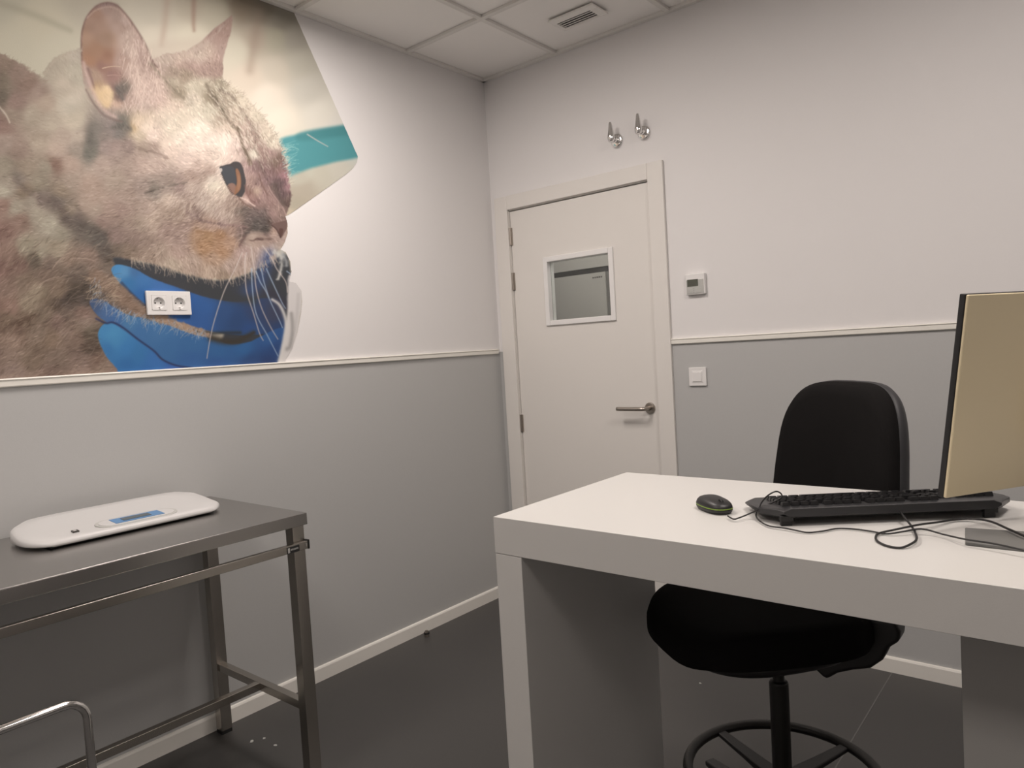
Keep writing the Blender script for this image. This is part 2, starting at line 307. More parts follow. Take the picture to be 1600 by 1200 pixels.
    # near ear
    inner = field([(128,60,150,118,98),(150,20,140,108,92),(165,12,146,120,110),(185,22,150,125,114),(150,40,144,114,98),(165,60,146,116,98),(150,80,144,108,86),(165,90,142,104,84),(185,40,150,124,112),(195,30,160,136,126),(200,60,166,142,130),
        (160,105,136,100,88),(175,120,132,98,90),(175,135,120,92,84),(190,140,104,92,84),(185,150,110,88,80),(190,95,158,130,118),(205,80,170,146,134),(215,70,160,134,124),(225,90,150,124,114),(210,110,176,150,138),(225,130,180,154,142),(245,130,176,150,138),(240,150,182,156,144),(215,150,178,152,140),
        (200,160,170,144,132),(225,170,180,156,144),(255,165,176,150,138),(260,178,170,140,132),(240,185,184,160,146),(212,182,180,156,140),(132,110,150,124,112),(138,130,152,126,118),(145,150,156,130,120),(150,118,160,132,114),(148,135,164,134,106),(155,150,196,166,128),(165,158,198,168,136),(168,142,208,176,138),
        (158,165,188,160,132),(170,172,178,148,136),(180,165,190,158,140),(185,178,184,156,142),(140,95,150,110,86)], 2.2, 4)
    t_ = np.clip((Y-105+(X-150)*.25*0)/45, 0, 1); ear = ear*(1-t_)+np.minimum(ear, ear_soft)*t_
    k = ear[...,None]; img[:] = img*(1-k)+inner*k
    stripe([(128,100),(127,60),(133,32),(144,16),(156,7),(170,5),(184,10),(199,26),(213,46),(226,68),(238,96),(246,106)], 1.6, 1.8, (118,92,84), .75)
    stripe([(150,12),(168,6),(182,9)], 3, 3, (116,92,88), .5)
    stripe([(136,28),(150,16),(170,11),(186,17),(204,38),(217,62),(228,88)], 1.5, 1.6, (172,146,134), .5)
    stripe([(130,98),(136,118),(143,138),(152,158),(165,174),(180,183)], 3, 3.5, (186,156,146), .7)
    stripe([(137,108),(141,118),(148,140)], 2.6, 1.5, (116,86,80), .6)
    stripe([(134,140),(145,160),(160,178),(175,186),(190,190)], 1.6, 2.6, (110,88,82), .6)
    stripe([(168,138),(172,150),(166,162)], 5, 6, (212,182,146), .8)
    stripe([(183,138),(188,148),(192,155)], 5, 3, (98,88,82), .8)
    stripe([(150,140),(158,155),(168,165)], 6, 5, (200,168,130), .6)
    # tabby bars
    D = (104,88,76)
    stripe([(234,98),(252,118),(272,142),(286,152)], 3, 3.5, (120,106,90), .6, 1, 1)
    stripe([(322,132),(340,160),(352,180),(362,196),(374,204)], 3.2, 2.4, (106,92,78), .75, 1, 1)
    stripe([(345,140),(362,152),(382,178),(396,200),(402,215)], 3, 2, (114,98,86), .7, 1, 1)
    stripe([(372,200),(378,225),(386,242),(391,256)], 2.2, 3.2, (98,82,68), .8, 1, .5)
    stripe([(386,190),(398,212),(406,232),(414,246)], 4, 5, (136,110,102), .6, 1, 1.2)
    stripe([(330,150),(345,172)], 3, 3, (96,82,68), .5, 1, 1)
    stripe([(400,250),(412,268),(420,288),(428,305)], 2, 2, (104,84,80), .5, 1, .6)
    stripe([(226,302),(246,295),(268,290),(292,285)], 2.0, 1.6, (96,84,76), .7, 1, 1)
    stripe([(285,284),(305,274),(325,268)], 3.5, 3, (140,118,108), .5, 1, 1)
    stripe([(292,332),(305,338),(320,346),(345,350)], 2.5, 2, (112,90,86), .65, 1, 1)
    stripe([(218,232),(232,236),(248,240),(262,248)], 3, 1.5, (118,98,88), .5, 1, 1)
    stripe([(345,352),(365,352),(385,355)], 2, 2, (136,108,104), .6)
    stripe([(142,212),(140,232),(136,244)], 7, 6, (104,96,88), .55, 1, 1)
    stripe([(176,200),(192,198),(204,202)], 4.5, 4, (98,90,82), .6, 1, 1)
    stripe([(106,340),(128,352),(148,364),(160,380),(170,398)], 6, 7, (84,74,68), .5, 1, 1.5)
    stripe([(25,282),(50,304),(85,318),(104,332)], 5, 5, (104,88,80), .5, 1, 1.5)
    stripe([(5,515),(30,502),(55,494)], 5, 3, (90,70,58), .6, 1, 1)
    stripe([(90,475),(115,462),(140,460)], 9, 9, (74,62,56), .6, 1, 1)
    stripe([(165,440),(150,450),(140,470)], 6, 8, (84,72,64), .5, 1, 1)
    stripe([(-10,158),(8,178),(15,192)], 1.6, 1.2, (196,180,164), .8)
    # gloves
    cover = np.zeros((H,W))
    def glove(pts, ctrl, f=1.2):
        m = mask(pts, f, .15); cover[:] = np.maximum(cover, m); c = field(ctrl, 1.8, 8); c = c*.88+c.mean(-1, keepdims=True)*.12; k = m[...,None]; img[:] = img*(1-k)+c*k
    put(mask([(176,404),(210,408),(250,416),(300,432),(350,438),(390,426),(430,405),(444,396),(452,410),(454,440),(450,480),(440,560),(340,560),(360,480),(250,470),(200,440)], 3, .3), (58,58,62))
    dark_fold = [(300,452,62,62,64),(350,462,60,62,70),(390,455,52,66,96),(410,440,54,68,104),(440,430,54,56,70),(420,470,60,60,74),(448,470,50,52,64),(445,400,150,145,138)]
    glove([(174,424),(178,415),(190,414),(210,420),(240,436),(280,450),(320,464),(370,472),(410,466),(438,470),(445,500),(444,530),(420,522),(380,524),(330,518),(290,506),(262,498),(235,482),(205,458),(185,440)],
          [(180,420,66,132,186),(195,426,86,140,184),(200,440,46,108,164),(220,436,58,112,172),(222,460,42,96,160),(250,455,58,104,168),(260,480,48,92,160),(290,470,44,90,158),(320,480,44,86,148),(310,500,44,84,146),(350,490,44,74,122),(370,500,40,66,110),(400,490,48,62,98),(430,490,60,62,84),(440,515,42,62,104),(390,515,40,70,122),(210,425,60,100,150)])
    stripe([(420,400),(410,425),(404,442),(388,456)], 12, 14, (56,72,112), .7)
    stripe([(300,440),(330,456),(360,464),(395,470)], 9, 8, (58,58,60), .8)
    stripe([(235,424),(265,438),(295,450)], 4, 7, (62,60,62), .7, 1, .5)
    stripe([(415,455),(430,462),(445,478)], 6, 9, (58,54,66), .7)
    glove([(140,470),(158,468),(175,478),(200,492),(230,498),(262,508),(300,522),(335,530),(360,538),(390,534),(410,524),(444,512),(441,545),(436,575),(300,580),(285,576),(262,570),(248,558),(225,545),(200,528),(175,510),(158,498),(146,486)],
          [(150,478,66,84,118),(165,488,70,100,146),(180,500,58,96,150),(200,505,66,114,160),(220,520,58,104,156),(250,520,62,108,158),(260,540,54,100,152),(300,540,52,98,150),(300,560,48,90,148),(340,550,46,92,146),(340,568,44,80,138),(380,545,44,92,148),(390,565,42,68,116),(420,530,44,84,140),(430,545,40,66,116),(420,570,38,56,100)])
    glove([(155,515),(163,506),(175,505),(190,514),(212,530),(235,546),(252,562),(270,570),(290,576),(290,590),(196,592),(182,576),(168,560),(158,542),(153,526)],
          [(165,515,62,128,180),(175,522,68,136,184),(180,535,64,130,180),(170,545,50,110,168),(195,545,52,116,176),(215,555,50,110,166),(200,570,44,100,160),(240,565,52,104,170),(230,580,44,98,162),(275,580,52,90,160)])
    stripe([(150,498),(165,505),(176,504),(192,512),(215,530),(240,548),(254,562),(275,571),(300,575)], 1.6, 1.6, (38,42,74), .85)
    stripe([(190,442),(205,458),(222,474),(238,485)], 2.2, 2, (50,54,74), .7)
    stripe([(330,528),(350,533),(370,533),(385,526),(396,520)], 6, 4, (58,52,46), .95)
    stripe([(300,514),(325,520),(350,520),(375,520)], 2.5, 3, (48,50,52), .8)
    bare = mask([(176,404),(210,412),(250,420),(300,434),(350,440),(390,430),(430,408),(480,396),(480,580),(190,600),(182,574),(160,545),(153,520),(160,508),(146,488),(138,468),(170,474),(215,500),(260,508),(300,520),(326,526),(300,506),(262,496),(235,480),(205,458),(182,436)], 1.5)
    bare = np.maximum(bare, cover)
    # fur fringe across the gloves
    stripe([(150,434),(170,446),(190,462),(205,476),(225,488),(250,494)], 13, 9, (138,112,96), .85, 2, 2)
    stripe([(240,492),(265,502),(290,511),(315,518),(326,524)], 7, 2.5, (160,132,112), .9, 2, 1.5)
    # white sleeve and collar
    def dim(m, c, a=1): put(m, c, a)
    dim(mask([(452,430),(449,455),(449,485),(444,520),(438,550),(434,575),(450,575),(452,560),(460,545),(466,515),(471,480),(472,455),(466,440)], 3, .3), (205,194,190))
    stripe([(455,490),(457,515),(453,540),(448,545)], 3, 4, (150,142,138), .8)
    stripe([(466,460),(464,490),(460,515)], 3, 3, (180,170,166), .5)
    stripe([(425,468),(436,476),(444,492),(447,510),(443,540),(437,565)], 2.2, 4, (206,196,190), .85)
    stripe([(430,395),(438,400),(440,412),(438,425),(434,436)], 5, 2, (196,188,180), .85, 1, .8)
    stripe([(440,392),(446,405),(447,415)], 4, 3, (176,172,170), .7, 1, .8)
    # ---------- fur strokes ----------
    furm = np.clip(cat+far_ear*.6+ear, 0, 1)*(1-bare)
    ang = field([(a,b,math.cos(math.radians(2*t)),math.sin(math.radians(2*t))) for a,b,t in [(0,100,10),(60,140,5),(100,100,60),(100,180,10),(20,240,3),(100,260,0),(180,260,-8),(20,320,5),(100,330,5),(160,330,-10),(20,400,-50),(80,400,-25),(140,410,-12),
        (20,460,-35),(80,460,-38),(130,480,-10),(20,540,-35),(80,540,-30),(130,560,-8),(220,240,15),(250,240,40),(220,300,-8),(260,330,-18),(230,370,-35),(290,300,-30),(330,320,-55),(350,340,-60),(300,370,-10),(340,390,5),(280,410,70),(330,430,75),(390,415,80),
        (300,220,30),(270,180,60),(300,140,60),(340,150,62),(370,190,60),(400,220,70),(420,260,75),(360,280,-40),(420,330,60),(440,300,85),(400,350,0),(200,80,85),(215,120,80),(240,150,65),(220,170,95),(260,170,40),(140,130,60),(270,110,60),(320,100,55),(345,70,105)]], 1.6, 10)
    theta = .5*np.arctan2(ang[...,1], ang[...,0])
    def strokes(N, region, length, amp, wobble=.25, seed=1, bend=.3):
        r = np.random.default_rng(seed); px = r.uniform(AX0+2, AX1-2, N); py = r.uniform(AY0+2, AY1-2, N)
        iy = ((py-AY0)*AS).astype(int); ix = ((px-AX0)*AS).astype(int); keep = r.random(N) < region[iy,ix]
        px,py,iy,ix = px[keep],py[keep],iy[keep],ix[keep]; n = len(px)
        th = theta[iy,ix]+r.normal(0, wobble, n); L = length*r.uniform(.5,1.4,n); A = amp*r.normal(0,1,n); bd = r.normal(0,bend,n)
        acc = np.zeros(H*W); S = int(length*AS*1.3)+2
        for s in np.linspace(-.5,.5,S):
            a = th+bd*s; wgt = A*(1-(2*s)**2)
            x = ((px+L*s*np.cos(a))-AX0)*AS-.5; y = ((py+L*s*np.sin(a))-AY0)*AS-.5
            i = np.clip(x.astype(int),0,W-2); j = np.clip(y.astype(int),0,H-2); fx = np.clip(x-i,0,1); fy = np.clip(y-j,0,1)
            for dj,di,w in ((0,0,(1-fx)*(1-fy)),(0,1,fx*(1-fy)),(1,0,(1-fx)*fy),(1,1,fx*fy)):
                acc += np.bincount((j+dj)*W+i+di, weights=wgt*w, minlength=H*W)
        return acc.reshape(H,W)
    blur_body = np.clip((X-120)/120, .35, 1)*np.clip(1.2-np.exp(-((X-100)/70)**2-((Y-150)/60)**2), .3, 1)
    fur = strokes(60000, furm*.95, 8, 11, .3, 3)*blur_body+strokes(34000, furm*.7, 16, 10, .3, 4)*np.clip((Y-180)/150, .3, 1)
    soft_in = mask([(128,60),(140,25),(168,14),(188,30),(190,70),(180,110),(178,140),(160,120),(142,95)], 5)
    fur = fur*(1-soft_in*.95)
    fur = 46*np.tanh(fur/46)
    nz = smooth_noise(14, 11)*4+smooth_noise(30, 12)*4
    img += ((fur+nz*1.0)*furm)[...,None]*np.array((1,.93,.88))
    # light hairs in the ear and along the chin and fringe
    def hair(x, y, a, L, w, col, al, bend=0.0):
        n = 4; P = [(x,y)]
        for q in range(n):
            aa = a+bend*q/n; P.append((P[-1][0]+L/n*math.cos(aa), P[-1][1]+L/n*math.sin(aa)))
        stripe(P, w, w*.4, col, al)
    r = np.random.default_rng(21)
    for q in range(70):
        x = r.uniform(190,250); y = r.uniform(60,150)
        if x < 190+ (y-60)*.15 or (x-190)*1.6 > y: continue
        hair(x, y, math.radians(r.uniform(70,115)), r.uniform(14,26), .7, (206,182,168), .6, r.normal(0,.4))
    for q in range(60): hair(r.uniform(190,245), r.uniform(150,175), math.radians(r.uniform(60,120)), r.uniform(8,14), .7, (200,174,162), .5, r.normal(0,.4))
    hair(160,107,math.radians(-15),30,.8,(204,176,150),.8,.5); hair(168,118,math.radians(-5),24,.7,(170,138,124),.7,.3)
    chin = curve([(205,408),(246,416),(290,430),(340,438),(380,430),(412,414),(430,402)], False, 30)
    for q in range(150):
        p = chin[r.integers(0,len(chin))]; hair(p[0]+r.normal(0,2), p[1]-r.uniform(0,8), math.radians(r.uniform(55,100)), r.uniform(6,16), .6, (186,164,146), .6, r.normal(0,.5))
    fr = curve([(146,440),(158,466),(185,486),(215,496),(250,504),(290,516),(318,522)], False, 30)
    for q in range(150):
        p = fr[r.integers(0,len(fr))]; hair(p[0]+r.normal(0,5), p[1]-r.uniform(-2,8), math.radians(r.uniform(60,150)), r.uniform(8,20), .6, (186,170,156) if q%2 else (140,160,184), .55, r.normal(0,.6))
    for q in range(90):
        hair(r.uniform(140,190), r.uniform(432,470), math.radians(r.uniform(-50,10)+180), r.uniform(8,16), .7, (176,152,130) if q%3 else (90,74,62), .6, r.normal(0,.5))
    for q in range(90):
        t = r.random(); x = 346+t*100+r.normal(0,2); y = 125+t*115+r.normal(0,2)
        hair(x, y, math.radians(r.uniform(20,70)-60), r.uniform(4,9), .6, (206,190,172), .45, .3)
    for q in range(40): hair(r.uniform(440,450), r.uniform(225,275), math.radians(r.uniform(-40,20)), r.uniform(8,24), .5, (150,184,180), .5, r.normal(0,.4))
    for a in ((82,420,-55,40),(62,445,-35,34),(110,405,-8,40)): hair(a[0],a[1],math.radians(a[2]),a[3],1,(176,152,136),.7,.6)
    top = curve([(353,129),(371,141),(387,156),(402,171),(415,187),(427,205),(437,224),(444,243),(450,262),(453,288)], False, 30)
    for q in range(170):
        p = top[r.integers(0,len(top))]; hair(p[0]-2+r.normal(0,1.5), p[1]+r.normal(0,1.5), math.radians(r.uniform(-70,-5)), r.uniform(4,9), .7, (204,188,170) if q%3 else (150,132,118), .6, r.normal(0,.4))
    nape = curve([(70,116),(84,96),(104,84),(128,78)], False, 30)
    for q in range(60):
        p = nape[r.integers(0,len(nape))]; hair(p[0], p[1]+2, math.radians(r.uniform(-150,-60)), r.uniform(4,9), .8, (168,152,136), .5, r.normal(0,.4))
    hump = curve([(0,86),(28,100),(52,115),(70,128)], False, 30)
    for q in range(60):
        p = hump[r.integers(0,len(hump))]; hair(p[0], p[1]+1, math.radians(r.uniform(-60,10)), r.uniform(4,9), .8, (140,120,106), .5, r.normal(0,.4))
    crown = curve([(240,92),(270,86),(300,80),(325,66),(350,38)], False, 30)
    for q in range(90):
        p = crown[r.integers(0,len(crown))]; hair(p[0], p[1]+2, math.radians(r.uniform(-120,-50)), r.uniform(4,9), .8, (172,150,138), .45, r.normal(0,.4))
    for q in range(420):
        t = r.random(); u = r.normal(0,.38); x = 330+t*95+u*26; y = 135+t*120-u*22
        hair(x, y, math.radians(48+22*t+r.normal(0,12)), r.uniform(5,11), .75, (112,96,84) if q%2 else (214,200,182), .42, r.normal(0,.3))
    for q in range(520):
        x = r.uniform(265,375); y = r.uniform(300,345)
        hair(x, y, math.radians(r.uniform(-75,-35)), r.uniform(6,12), .7, (200,178,164) if q%2 else (132,110,100), .35, r.normal(0,.4))
    for q in range(500):
        x = r.uniform(0,180); y = r.uniform(380,590)
        if furm[int((y-AY0)*AS), int((x-AX0)*AS)] < .5 or furm[int((min(y+8,600)-AY0)*AS), int((x+16-AX0)*AS)] < .5: continue
        hair(x, y, math.radians(r.uniform(-55,-20)), r.uniform(10,24), .8, (166,142,124) if q%2 else (92,74,64), .32, r.normal(0,.4))
    # ---------- eye ----------
    put(mask([(343,262),(350,258),(360,256),(364,253),(374,254),(379,262),(382,274),(384,288),(382,300),(376,309),(370,306),(360,300),(354,290),(348,278)], 1.0, .3), (66,60,60))
    put(mask([(345,263),(354,259),(364,262),(368,275),(368,288),(362,294),(354,288),(349,276)], 1.2, .2), (66,66,70))
    put(mask([(355,290),(362,286),(368,290),(368,300),(366,304),(359,299)], 1.2), (142,106,92), .85)
    put(mask([(368,266),(371,264),(375,272),(376.5,284),(375,296),(369,303),(366,304),(367,296),(370,284)], 1.0), (134,94,72))
    put(mask([(372,272),(375,280),(375,292),(371,298),(371,284)], 1.0), (146,108,84), .7)
    put(mask([(342,264),(346,263),(347,267),(344,269)], .5), (206,190,180), .8)
    for q in range(14): hair(346+q*1.4, 272+q*2.4, math.radians(150), 3.2, .6, (70,60,56), .9)
    stripe([(383,290),(386,302),(391,312),(397,320)], 1.8, 2, (120,90,84), .7)
    stripe([(375,309),(384,312),(392,318),(398,322)], 1.2, 1.2, (206,178,166), .9)
    stripe([(372,308),(382,318),(392,324)], 1.4, 1.4, (112,86,76), .7)
    stripe([(404,272),(410,290),(418,305)], 1.2, 1.2, (98,70,64), .5)
    stripe([(419,290),(424,300),(434,314),(443,327),(447,338)], .9, .9, (176,146,138), .8)
    stripe([(428,290),(434,304),(442,318)], 5, 4, (88,74,68), .6, 1, .8)
    # ---------- nose, lips ----------
    put(mask([(424,352),(432,348),(440,346),(448,345),(448,356),(444,364),(439,372),(436,366),(431,358)], .9), (108,84,78))
    put(mask([(436,358),(442,358),(441,366),(438,371)], .8), (84,58,52), .8)
    stripe([(424,352),(431,358),(436,366),(438,371)], .9, .9, (66,46,42), .9)
    stripe([(384,366),(390,362),(402,360),(412,360)], 3, 3, (80,70,66), .7, 1, .8)
    put(mask([(385,369),(396,362),(408,362),(414,370),(424,372),(420,383),(408,386),(394,384),(384,378)], 3, 1), (166,142,128), .6)
    stripe([(389,375),(396,376),(402,373),(408,375),(414,374)], 1.3, 1.3, (100,76,70), .85, 1, .5)
    stripe([(402,374),(414,373),(422,374)], 2, 2, (92,70,66), .7, 1, .7)
    stripe([(374,384),(378,376),(384,368)], 1.6, 1.3, (104,80,76), .8)
    stripe([(366,395),(367,385),(371,377),(377,371),(378,360),(376,355)], .8, .7, (186,158,146), .55)
    stripe([(303,362),(308,358),(318,360)], .8, .8, (180,150,130), .45)
    stripe([(303,362),(304,378),(308,392)], .8, .8, (170,140,122), .4)
    stripe([(308,362),(325,364),(345,370)], 2, 2, (132,98,72), .5, 1, .8)
    # ---------- whiskers ----------
    for P in ([(378,395),(368,418),(350,455),(335,500),(328,530),(323,560)],[(383,400),(383,425),(385,455),(396,490),(405,520),(411,532)],[(392,386),(394,400),(397,420),(400,450),(408,480),(422,510),(434,530)],
              [(393,420),(394,450),(400,490),(418,525),(434,556)],[(400,424),(406,440),(415,455),(424,475),(436,500),(441,512)],[(408,420),(412,440),(420,465)],[(410,384),(422,400),(432,420),(446,440),(449,457)],[(416,420),(425,440),(440,472),(446,482)],
              [(385,395),(382,412),(383,432)],[(448,424),(455,429)],[(480,210),(496,220),(512,229)]):
        stripe(P, 1.05, .7, (196,178,170) if P[0][1] < 405 else (160,172,190), .8)
    return np.clip(img, 0, 255)

# ================= setting =================
XR, YF = 4.6, -4.8                 # right wall and the wall behind the camera
DZ0, DZ1 = 1.2899, 1.3157          # dado rail
struct(obj('floor', B(-1.2,XR+.2,YF-.2,3.2,-.1,0), 'floor'))
fs = bmesh.new(); box(fs, 1.868,1.872,-2.9,-.012,-.004,.0006); box(fs, .018,XR,-2.302,-2.298,-.004,.0006)
sm_ = obj('trim_3', fs, 'seam'); struct(sm_)
struct(obj('ceiling', B(-1.2,XR+.2,YF-.2,3.2,ZC+.012,ZC+.1), 'ceil'))
# exposed grid of the suspended ceiling with the tiles sitting in it
gx0, gy0 = .4762, -.5527
g = bmesh.new(); xs_ = [gx0+.6*k for k in range(8) if gx0+.6*k < XR]; ys_ = [gy0-.6*k for k in range(8) if gy0-.6*k > YF]
for x in xs_: box(g, x-.012,x+.012,YF,0,ZC-.001,ZC+.012)
for y in ys_: box(g, 0,XR,y-.012,y+.012,ZC-.0015,ZC+.0115)
box(g, 0,.022,YF,0,ZC-.003,ZC+.012); box(g, 0,XR,-.022,0,ZC-.003,ZC+.012)
struct(obj('trim_4', g, 'grid', bevel=.0015))
wl = struct(obj('wall_left', B(-.15,0,YF,0,0,ZC), 'wall'))
vp = obj('vinyl_panel', B(0,.002,YF,-.002,.055,DZ0+.01), 'vinyl', wl)
DX0, DX1, DH = .105, .952, 2.043   # opening in the back wall
wb = bmesh.new(); box(wb, -.15,DX0,0,.15,0,ZC); box(wb, DX1,XR,0,.15,0,ZC); box(wb, DX0,DX1,0,.15,DH,ZC)
wbk = struct(obj('wall_back', wb, 'wall'))
obj('vinyl_panel', B(1.012,XR,-.002,0,.055,DZ0+.01), 'vinyl', wbk)
obj('vinyl_panel', B(.002,.03,-.002,0,.055,DZ0+.01), 'vinyl', wbk)
struct(obj('wall_right', B(XR,XR+.15,YF,0,0,ZC), 'wall'))
struct(obj('wall_front', B(-.15,XR+.15,YF-.15,YF,0,ZC), 'wall'))
def rail(name, pts, along, a0, a1, m):
    bm = bmesh.new(); prism(bm, pts, a0, a1, along); return struct(obj(name, bm, m))
prof = [(0,DZ0),(.009,DZ0),(.012,DZ0+.003),(.012,DZ0+.019),(.015,DZ0+.022),(.013,DZ1),(0,DZ1)]
rail('trim_1', prof, 'y', YF, -.024, 'trim')                       # left wall (x,z) profile along y
rail('trim_2', [(-a,b) for a,b in prof], 'x', 1.0165, XR, 'trim')   # back wall (y,z) profile along x
bp_ = [(0,0),(.013,0),(.013,.052),(.010,.058),(0,.0598)]
rail('baseboard_left', bp_, 'y', YF, -.024, 'base')
rail('baseboard_back', [(-a,b) for a,b in bp_], 'x', 1.0165, XR, 'base')
# door
dr = thing('door_1', 'cream door with square glass window and lever handle', 'door', (.53,0,0)); dr['kind'] = 'structure'
del dr['label']; del dr['category']
def lo(*a): return B(a[0]-.53,a[1]-.53,*a[2:])
fr = bmesh.new()
for a in ((.032,DX0+.012,-.016,.0,0,2.107),(.938,1.0155,-.016,.0,0,2.107),(DX0+.012,.938,-.0155,.0,2.035,2.107)): box(fr, a[0]-.53,a[1]-.53,*a[2:])
obj('architrave', fr, 'door', dr, bevel=.003)
jb = bmesh.new()
for a in ((DX0,DX0+.013,0,.15,0,2.03),(.941,DX1,0,.15,0,2.03),(DX0,DX1,0,.15,2.031,DH)): box(jb, a[0]-.53,a[1]-.53,*a[2:])
obj('jamb', jb, 'door', dr)
wx0,wx1,wz0,wz1 = .347,.706,1.444,1.738
lf = bmesh.new(); y0,y1 = .006,.046
box(lf, .1205-.53,wx0-.535,y0,y1,.008,2.0265); box(lf, wx1-.525,.9365-.53,y0,y1,.008,2.0265); box(lf, wx0-.535,wx1-.525,y0,y1,.008,wz0-.005); box(lf, wx0-.535,wx1-.525,y0,y1,wz1+.005,2.0265)
leaf = obj('door_leaf', lf, 'door', dr)
vf = bmesh.new(); fw = .026
for a in ((wx0-fw,wx0,wz0-fw,wz1+fw),(wx1,wx1+fw,wz0-fw,wz1+fw),(wx0,wx1,wz0-fw,wz0),(wx0,wx1,wz1,wz1+fw)):
    box(vf, a[0]-.53,a[1]-.53,-.004,.056,a[2],a[3])
obj('window_frame', vf, 'white', leaf, bevel=.003)
obj('glass_pane', B(wx0-.529,wx1-.531,.024,.028,wz0+.001,wz1-.001), 'glass', leaf)
for z in (1.8976,1.6642,.9174):
    h = bmesh.new(); lathe(h, [(.0065,-.045),(.0065,.045)], 12, Matrix.Translation((.119-.53,-.002,z))); box(h, .117-.53,.130-.53,-.001,.008,z-.045,z+.045); obj('hinge', h, 'nickel', dr)
hd = bmesh.new(); lathe(hd, [(0,0),(.026,0),(.026,.006),(.024,.009),(0,.009)], 32, frame_z((.886-.53,.006,1.0026),(0,-1,0)))
rose = obj('handle_rose', hd, 'nickel', leaf, bevel=.001)
lv = T(*catmull([(.886-.53,0,1.0026),(.886-.53,-.03,1.0026),(.876-.53,-.047,1.0026),(.85-.53,-.051,1.0026),(.741-.53,-.051,1.0026)], 6), r=.0095, n=14)
obj('door_handle', lv, 'nickel', leaf, smooth=True)
# the room beyond the door window
struct(obj('wall_far', B(-1.2,XR,3.0,3.15,0,ZC), 'fargrey'))
struct(obj('wall_far_left', B(-1.2,-1.05,.0,3.0,0,ZC), 'fargrey')); struct(obj('wall_far_right', B(2.2,2.35,.15,3.0,0,ZC), 'fargrey'))
fz = thing('tall_grey_cabinet', 'tall grey cabinet with dark top gap seen through the door window', 'cabinet', (-.1,.6,0))
obj('body', B(-.55,.412,0,.55,0,1.722), 'appl', fz, bevel=.004)
obj('top_gap', B(-.55,.46,.012,.55,1.722,1.752), 'darkslot', fz)
obj('top_panel', B(-.55,.60,.004,.55,1.752,1.99), 'appl', fz, bevel=.003)
obj('side_strip', B(.412,.452,.01,.55,0,1.722), 'basegrey', fz)
for k in range(5): pass
t_ = bmesh.new()
for k,(a,b) in enumerate(((0,.011),(.015,.024),(.028,.040),(.043,.055),(.058,.066))): box(t_, .325+a,.325+b,-.0012,0,1.690,1.6985)
obj('badge_print', t_, 'text', fz)

